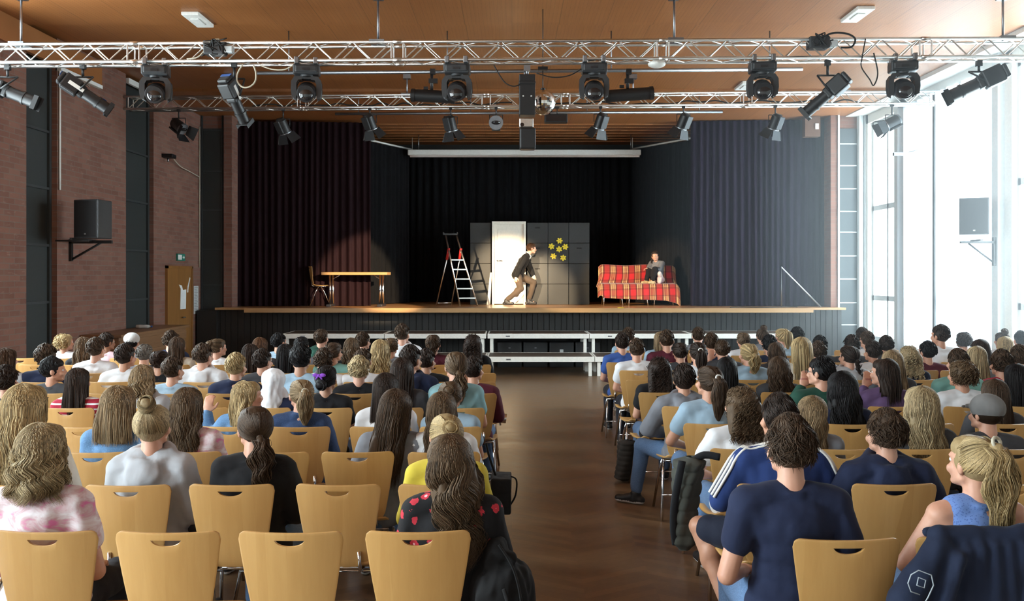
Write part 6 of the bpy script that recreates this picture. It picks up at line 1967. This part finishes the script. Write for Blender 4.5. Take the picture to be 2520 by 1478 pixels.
for key, T in ((('B', 3, 742), (0, -.135, .035)), (('W', 6, 1718), (0, -.135, .035)), (('W', 0, 2400), (0, -.112, .10)), (('W', 3, 1746), (0, -.135, .035))):
    r_, j = who(*key)
    m = MB(); m.tube([(T[0] + .02 * math.cos(a), T[1] + .006 * math.sin(a), T[2] + .02 * math.sin(a)) for a in [k * .6283 for k in range(10)]], .007, 8, closed=True)
    share('hair_tie', m.mesh('hair_tie'), [CABLE_W if key[0] == 'B' or key[1] == 0 else WHITE], r_, Matrix.Translation(j['head']) @ j['R'].to_4x4())
for key in (('W', 4, 2022), ('W', 9, 1925)):
    r_, j = who(*key); m = MB()
    for s in (-1, 1):
        m.tube([(s * .032 + .022 * math.cos(a), .100, .002 + .017 * math.sin(a)) for a in [k * .6283 for k in range(10)]], .002, 6, closed=True)
        m.tube([(s * .054, .098, .004), (s * .080, .02, .002), (s * .083, -.02, -.01)], .0022, 6)
    m.tube([(-.010, .102, .004), (.010, .102, .004)], .002, 6)
    share('glasses', m.mesh('glasses'), [BLACK], r_, Matrix.Translation(j['head']) @ j['R'].to_4x4())

# ---------------------------------------------------------------- coats and bags by the seats
def soft(name, prims, mat, voxel, label, cat, loc=(0, 0, 0), wr=0.012, ws=9, seed=0, group=None, sm=3):
    m = MB(); prims(m)
    root = empty(name, loc, 0, label, cat, group)
    me = remesh(m, voxel, sm, name, wr, ws, seed)
    mkobj(name + '_body', me, mat, root)
    return root


NYL = cloth('dark_nylon', (0.022, 0.024, 0.028)); NYL2 = cloth('black_canvas', (0.012, 0.012, 0.013)); OLV = cloth('olive_puffer', (0.07, 0.075, 0.065)); NVY = cloth('navy_fleece', (0.018, 0.026, 0.055))
# jacket over the chair of the ponytail girl
dj = ROWS['W'][0]; xj = px2x(2392, dj)


def pj(m):
    for k in range(9):
        x = -.16 + .052 * k
        m.cap((x, -.06, .84 - .015 * abs(k - 4) * .5), (x * 1.15 - .03 * (8 - k) / 8, -.09, .34), .034, .050); 
    m.cap((-.15, -.03, .875), (.25, -.03, .875), .036, .036); m.cap((-.15, .05, .86), (.24, .05, .86), .025, .025)
    m.cap((-.15, -.05, .83), (-.29, -.09, .66), .055, .062); m.cap((-.29, -.09, .66), (-.33, -.10, .36), .062, .055)
    m.cap((.25, -.05, .83), (.34, -.08, .50), .055, .055)
    m.cap((-.10, -.10, .80), (-.16, -.12, .64), .030, .030); m.cap((-.16, -.12, .64), (-.04, -.13, .50), .028, .026)


jk = soft('hanging_jacket', pj, NVY, .010, 'dark navy jacket hung over the chair of the blond ponytail girl', 'jacket', (xj, dj, 0), .016, 8)
GREYP = flat('pale_print', (0.40, 0.46, 0.52), .8)
m = MB()
nine = [(-.05, -.10), (-.01, -.055), (.04, -.045), (.05, .0), (.055, .06), (.03, .10), (-.03, .10), (-.055, .07), (-.055, .03), (-.03, .0), (.012, .0)]
inner = [(-.02, .07), (.015, .07), (.02, .035), (-.015, .035)]
for pl in (nine, inner):
    m.tube([(x, -.0, z) for x, z in pl], .0028, 5, closed=(pl is inner))
o = m.build('printed_numeral', GREYP, jk); o.scale = (.8, 1, .8); o.location = (-.275, -.160, .70); o.rotation_euler = (0, R(20), 0)
# long quilted coat hanging down beside an aisle chair, padded bundle further up the aisle
def quilted(name, path, rx, ry, step, depth, mat, label, cat, loc, taper=0.8):
    root = empty(name, loc, 0, label, cat)
    rnd = random.Random(5); m = MB(); vs = []; fs = []; n = 40; K = len(path) * 26 - 25
    cum = 0; prev = None
    for i in range(K):
        f = i / (K - 1) * (len(path) - 1); a_, u = min(int(f), len(path) - 2), 0; u = f - a_
        c = V(path[a_]).lerp(V(path[a_ + 1]), u)
        if prev is not None: cum += (c - prev).length
        prev = c; t = i / (K - 1)
        puff = abs(math.sin(math.pi * cum / step)) ** 0.45
        k = (1 - depth + depth * puff) * (1 - (1 - taper) * t) * (0.35 + 0.65 * min(1, t * 14)) * (0.4 + 0.6 * min(1, (1 - t) * 16))
        for q in range(n):
            an = 2 * math.pi * q / n
            w = 1 + 0.10 * math.sin(an * 3 + cum * 6) + 0.05 * math.sin(an * 5 + cum * 17)
            vs.append((c.x + math.cos(an) * rx * k * w, c.y + math.sin(an) * ry * k * w, c.z))
    for i in range(K - 1):
        for q in range(n): fs.append([i * n + q, i * n + (q + 1) % n, (i + 1) * n + (q + 1) % n, (i + 1) * n + q])
    fs.append(list(range(n))); fs.append([(K - 1) * n + q for q in range(n)][::-1])
    m.add(vs, fs); m.build(name + '_body', mat, root)
    return root


q1 = quilted('quilted_coat', [(.05, .06, .86), (.02, .03, .74), (0, 0, .60), (.0, 0, .38)], .085, .10, .068, .14, OLV, 'dark olive quilted coat hanging down into the aisle beside the white blouse', 'coat', (px2x(1683, 4.85), 4.85, 0), 0.78)
m = MB(); m.tube(curve_pts([(-.02, -.06, .86), (-.06, -.07, .66), (-.065, -.06, .52), (-.05, -.04, .42)], 6), .022, 12, flat=.6); m.tube(curve_pts([(.06, .05, .84), (.12, .05, .87), (.20, .04, .86)], 4), .02, 8); m.build('coat_sleeve', NYL, q1)
quilted('padded_bag', [(.02, 0, .37), (.01, 0, .2), (-.01, 0, .01)], .085, .08, .045, .12, cloth('striped_padding', (0.040, 0.036, 0.032)), 'dark padded striped bundle standing by the aisle chair legs of the window block', 'bag', (px2x(1540, 8.15), 8.15, 0), 1.25)
# small black bag and backpack on the aisle side of the brick wall block
b1 = empty('shoulder_bag', (px2x(1234, 5.3), 5.3, 0.62), 0, 'small black shoulder bag hanging from an aisle chair beside the yellow top', 'bag')
m = MB(); m.box((-.055, -.10, -.15), (.055, .10, .05)); m.box((-.058, -.104, -.02), (.058, .104, .055)); mkobj('bag_body', remesh(m, .007, 3, 'bag', .006, 12), NYL2, b1)
m = MB(); m.tube(curve_pts([(.03, 0, .05), (.085, 0, .03), (.082, 0, -.06), (.05, 0, -.12)], 6), .009, 6, flat=.5); m.tube(curve_pts([(-.03, 0, .04), (-.07, 0, .16), (-.09, 0, .24)], 6), .007, 6); m.build('strap', NYL2, b1)
b2 = empty('backpack', (px2x(1240, 3.55), 3.62, 0.25), 0, 'dark grey backpack hanging from the aisle seat beside the floral shirt', 'bag')
m = MB(); m.cap((0, 0, .16), (-.015, 0, .36), .135, .105); m.cap((.02, -.02, .12), (.03, -.03, .24), .12, .09); m.cap((-.045, 0, .40), (-.03, 0, .50), .060, .050); m.cap((-.03, -.03, .50), (.035, -.03, .475), .028, .026); m.cap((.03, -.04, .40), (.085, -.05, .16), .045, .06); m.cap((-.07, -.05, .38), (-.075, -.07, .14), .04, .06)
for x_ in (-.06, .02): m.cap((x_, .03, .14), (x_, .03, .36), .11, .10)
mkobj('bag_body', remesh(m, .008, 2, 'bag', .020, 13), NYL2, b2)
m = MB(); m.tube(curve_pts([(-.02, -.05, .53), (.04, -.09, .44), (.07, -.13, .30), (.06, -.14, .12)], 6), .012, 6, flat=.4); m.tube([(0, -.12, .38), (.05, -.125, .22), (.06, -.12, .1)], .008, 6); m.build('strap', NYL2, b2)
# trainer-clad foot with a grey hand lens poking into the aisle
cb = empty('video_camera', (-.135, 8.62, .495), 0, 'small black and silver camcorder lying on an aisle seat, poking out', 'camera')
Mx = Matrix.Scale(1.5, 4) @ Matrix.Rotation(R(8), 4, 'Y')
m = MB(); m.cyl(Mx @ V((-.08, 0, 0)), Mx @ V((.015, 0, 0)), .036, .040, 16); m.build('camera_body', BLACK, cb)
m = MB(); m.cyl(Mx @ V((.015, 0, 0)), Mx @ V((.055, 0, 0)), .046, .045, 18); m.tube([(.02, 0, -.03), (.025, 0, -.075)], .01, 6); m.build('lens_barrel', ALU, cb)

# ================================================================ the players on the stage
j = {'sex': 'm', 'curl': 0.9}
j['pelvis'] = V((-.02, 0, .665)); j['waist'] = V((.02, 0, .80)); j['chest'] = V((.105, 0, .955)); j['neck0'] = V((.205, 0, 1.105)); j['neck1'] = V((.262, -.005, 1.175))
j['shl'] = V((.165, .165, 1.05)); j['shr'] = V((.135, -.165, 1.055))
j['ell'] = V((.27, .21, .80)); j['wrl'] = V((.335, .13, .66)); j['hdl'] = V((.25, 0, -1))
j['elr'] = V((.02, -.25, .83)); j['wrr'] = V((-.055, -.20, .62)); j['hdr'] = V((-.1, 0, -1))
j['hipl'] = V((.02, .085, .64)); j['hipr'] = V((-.03, -.085, .645))
j['knl'] = V((.335, .12, .50)); j['anl'] = V((.225, .12, .10)); j['toel'] = V((.375, .10, .040))
j['knr'] = V((.045, -.13, .36)); j['anr'] = V((-.275, -.13, .105)); j['toer'] = V((-.13, -.17, .038))
j['R'] = rotm(-78, -6, 0); j['head'] = j['neck1'] + j['R'] @ V((0, .018, .085))
actor = empty('person', (px2x(1273, 20.3) + 0.03, 20.25, SZ), 0, 'crouching man in a black sweater and grey trousers striding past the white door', 'person')
mkobj('body', body_mesh(j), [SKINS[0], LIP, EYEW, IRIS], actor)
mkobj('sweater', shirt_mesh(j, 'long', 1, .009), cloth('black_knit', (0.007, 0.007, 0.008)), actor)
mkobj('trousers', trouser_mesh(j), cloth('taupe_trousers', (0.065, 0.047, 0.034)), actor)
for k in 'lr': mkobj('shoe', shoe_mesh(j, k), [SHOE_B, SHOE_B], actor)
hm = hair_mesh('crop', seed=5); share('hair', hm, [hair_mat('auburn', HAIRCOL['auburn'])], actor, Matrix.Translation(j['head']) @ j['R'].to_4x4())
m = MB(); Fc = frame(j['neck1'] - j['neck0'], j['shr'] - j['shl'])
pts = [j['neck0'] + (j['neck1'] - j['neck0']) * .35 + Fc @ V((math.sin(a) * .064, math.cos(a) * .066, -.012 * math.cos(a))) for a in [R(x) for x in range(0, 360, 30)]]
for a, b in zip(pts, pts[1:] + pts[:1]): m.cap(a, b, .016, .016)
m.cap(pts[0], pts[0] + Fc @ V((0, .02, -.06)), .018, .008)
mkobj('shirt_collar', remesh(m, .006, 1, 'collar'), cloth('pale_blue_collar', (0.50, 0.56, 0.60)), actor)
m = MB()
for w_, e_ in ((j['wrl'], j['ell']), (j['wrr'], j['elr'])): m.cap(w_ + (e_ - w_) * .02, w_ + (e_ - w_) * .12, .034, .036)
mkobj('shirt_cuffs', remesh(m, .006, 1, 'cuffs'), cloth('pale_blue_collar', (0.50, 0.56, 0.60)), actor)

j = {'sex': 'f', 'curl': 0.8}
j['pelvis'] = V((.10, .05, .10)); j['waist'] = V((.115, .06, .25)); j['chest'] = V((.11, .04, .40)); j['neck0'] = V((.085, .015, .50)); j['neck1'] = V((.055, -.015, .565))
j['shl'] = V((.20, -.03, .465)); j['shr'] = V((-.01, .10, .475))
j['ell'] = V((.10, -.19, .32)); j['wrl'] = V((-.12, -.20, .35)); j['hdl'] = V((-1, .1, .05))
j['elr'] = V((-.10, .0, .34)); j['wrr'] = V((-.02, -.20, .31)); j['hdr'] = V((.9, -.3, -.05))
j['hipl'] = V((.12, -.03, .09)); j['hipr'] = V((.06, .10, .09))
j['knl'] = V((.00, -.30, .33)); j['anl'] = V((-.05, -.24, .075)); j['toel'] = V((-.13, -.30, .035))
j['knr'] = V((-.12, -.19, .31)); j['anr'] = V((-.17, -.14, .075)); j['toer'] = V((-.27, -.17, .035))
j['R'] = rotm(172, 0, 4); j['head'] = j['neck1'] + j['R'] @ V((0, .012, .085))
lady = empty('person', (3.10, 20.10, SZ + .470), 0, 'woman with long dark hair in a grey sweater hugging her knees on the tartan sofa', 'person')
lady.scale = (.95, .95, .95)
mkobj('body', body_mesh(j), [SKINS[0], LIP, EYEW, IRIS], lady)
mkobj('sweater', shirt_mesh(j, 'long', 1, .009), cloth('grey_knit', (0.17, 0.17, 0.18)), lady)
mkobj('trousers', trouser_mesh(j), cloth('black_leggings', (0.014, 0.013, 0.015)), lady)
m = MB(); m.ell(V((.12, -.02, .10)), (.15, .14, .10)); m.cap(V((.16, -.10, .10)), V((.10, -.27, .24)), .085, .055); m.cap(V((.12, -.20, .16)), V((.11, -.22, .05)), .07, .05)
mkobj('skirt', remesh(m, .009, 3, 'skirt', .01, 10), cloth('pale_pink_pattern', (0.55, 0.42, 0.40), 'tiedye', (0.7, 0.62, 0.58)), lady)
for k in 'lr':
    mkobj('boot', shoe_mesh(j, k), [cloth('cream_boot', (0.58, 0.42, 0.22))], lady)
hm = hair_mesh('wavy', .27, .012, 9, dense=1.0); share('hair', hm, [hair_mat('darkbrown', HAIRCOL['darkbrown'])], lady, Matrix.Translation(j['head']) @ j['R'].to_4x4())

# ---------------------------------------------------------------- thin haze volumes added to imitate lens glare by the windows
def haze(name, x0, x1, y0, dens, label):
    hz = bpy.data.materials.new(name); hz.use_nodes = True
    nt_ = hz.node_tree; nt_.nodes.clear()
    o_ = nt_.nodes.new('ShaderNodeOutputMaterial'); v_ = nt_.nodes.new('ShaderNodeVolumeScatter')
    v_.inputs['Color'].default_value = (0.84, 0.93, 1.0, 1); v_.inputs['Density'].default_value = dens; v_.inputs['Anisotropy'].default_value = 0.2
    lk(nt_, v_.outputs[0], o_.inputs['Volume'])
    m = MB(); m.box((x0, y0, 0.02), (x1, 18.55, CZ - .04))
    tag(m.build(name, hz), label, 'haze', kind='stuff')


haze('window_haze', 2.4, 4.88, 7.0, 0.008, 'added lens-glare haze in front of the tall windows')
haze('glare_veil_dense', 4.9, 7.26, 7.0, 0.040, 'denser added lens-glare haze hugging the tall windows')
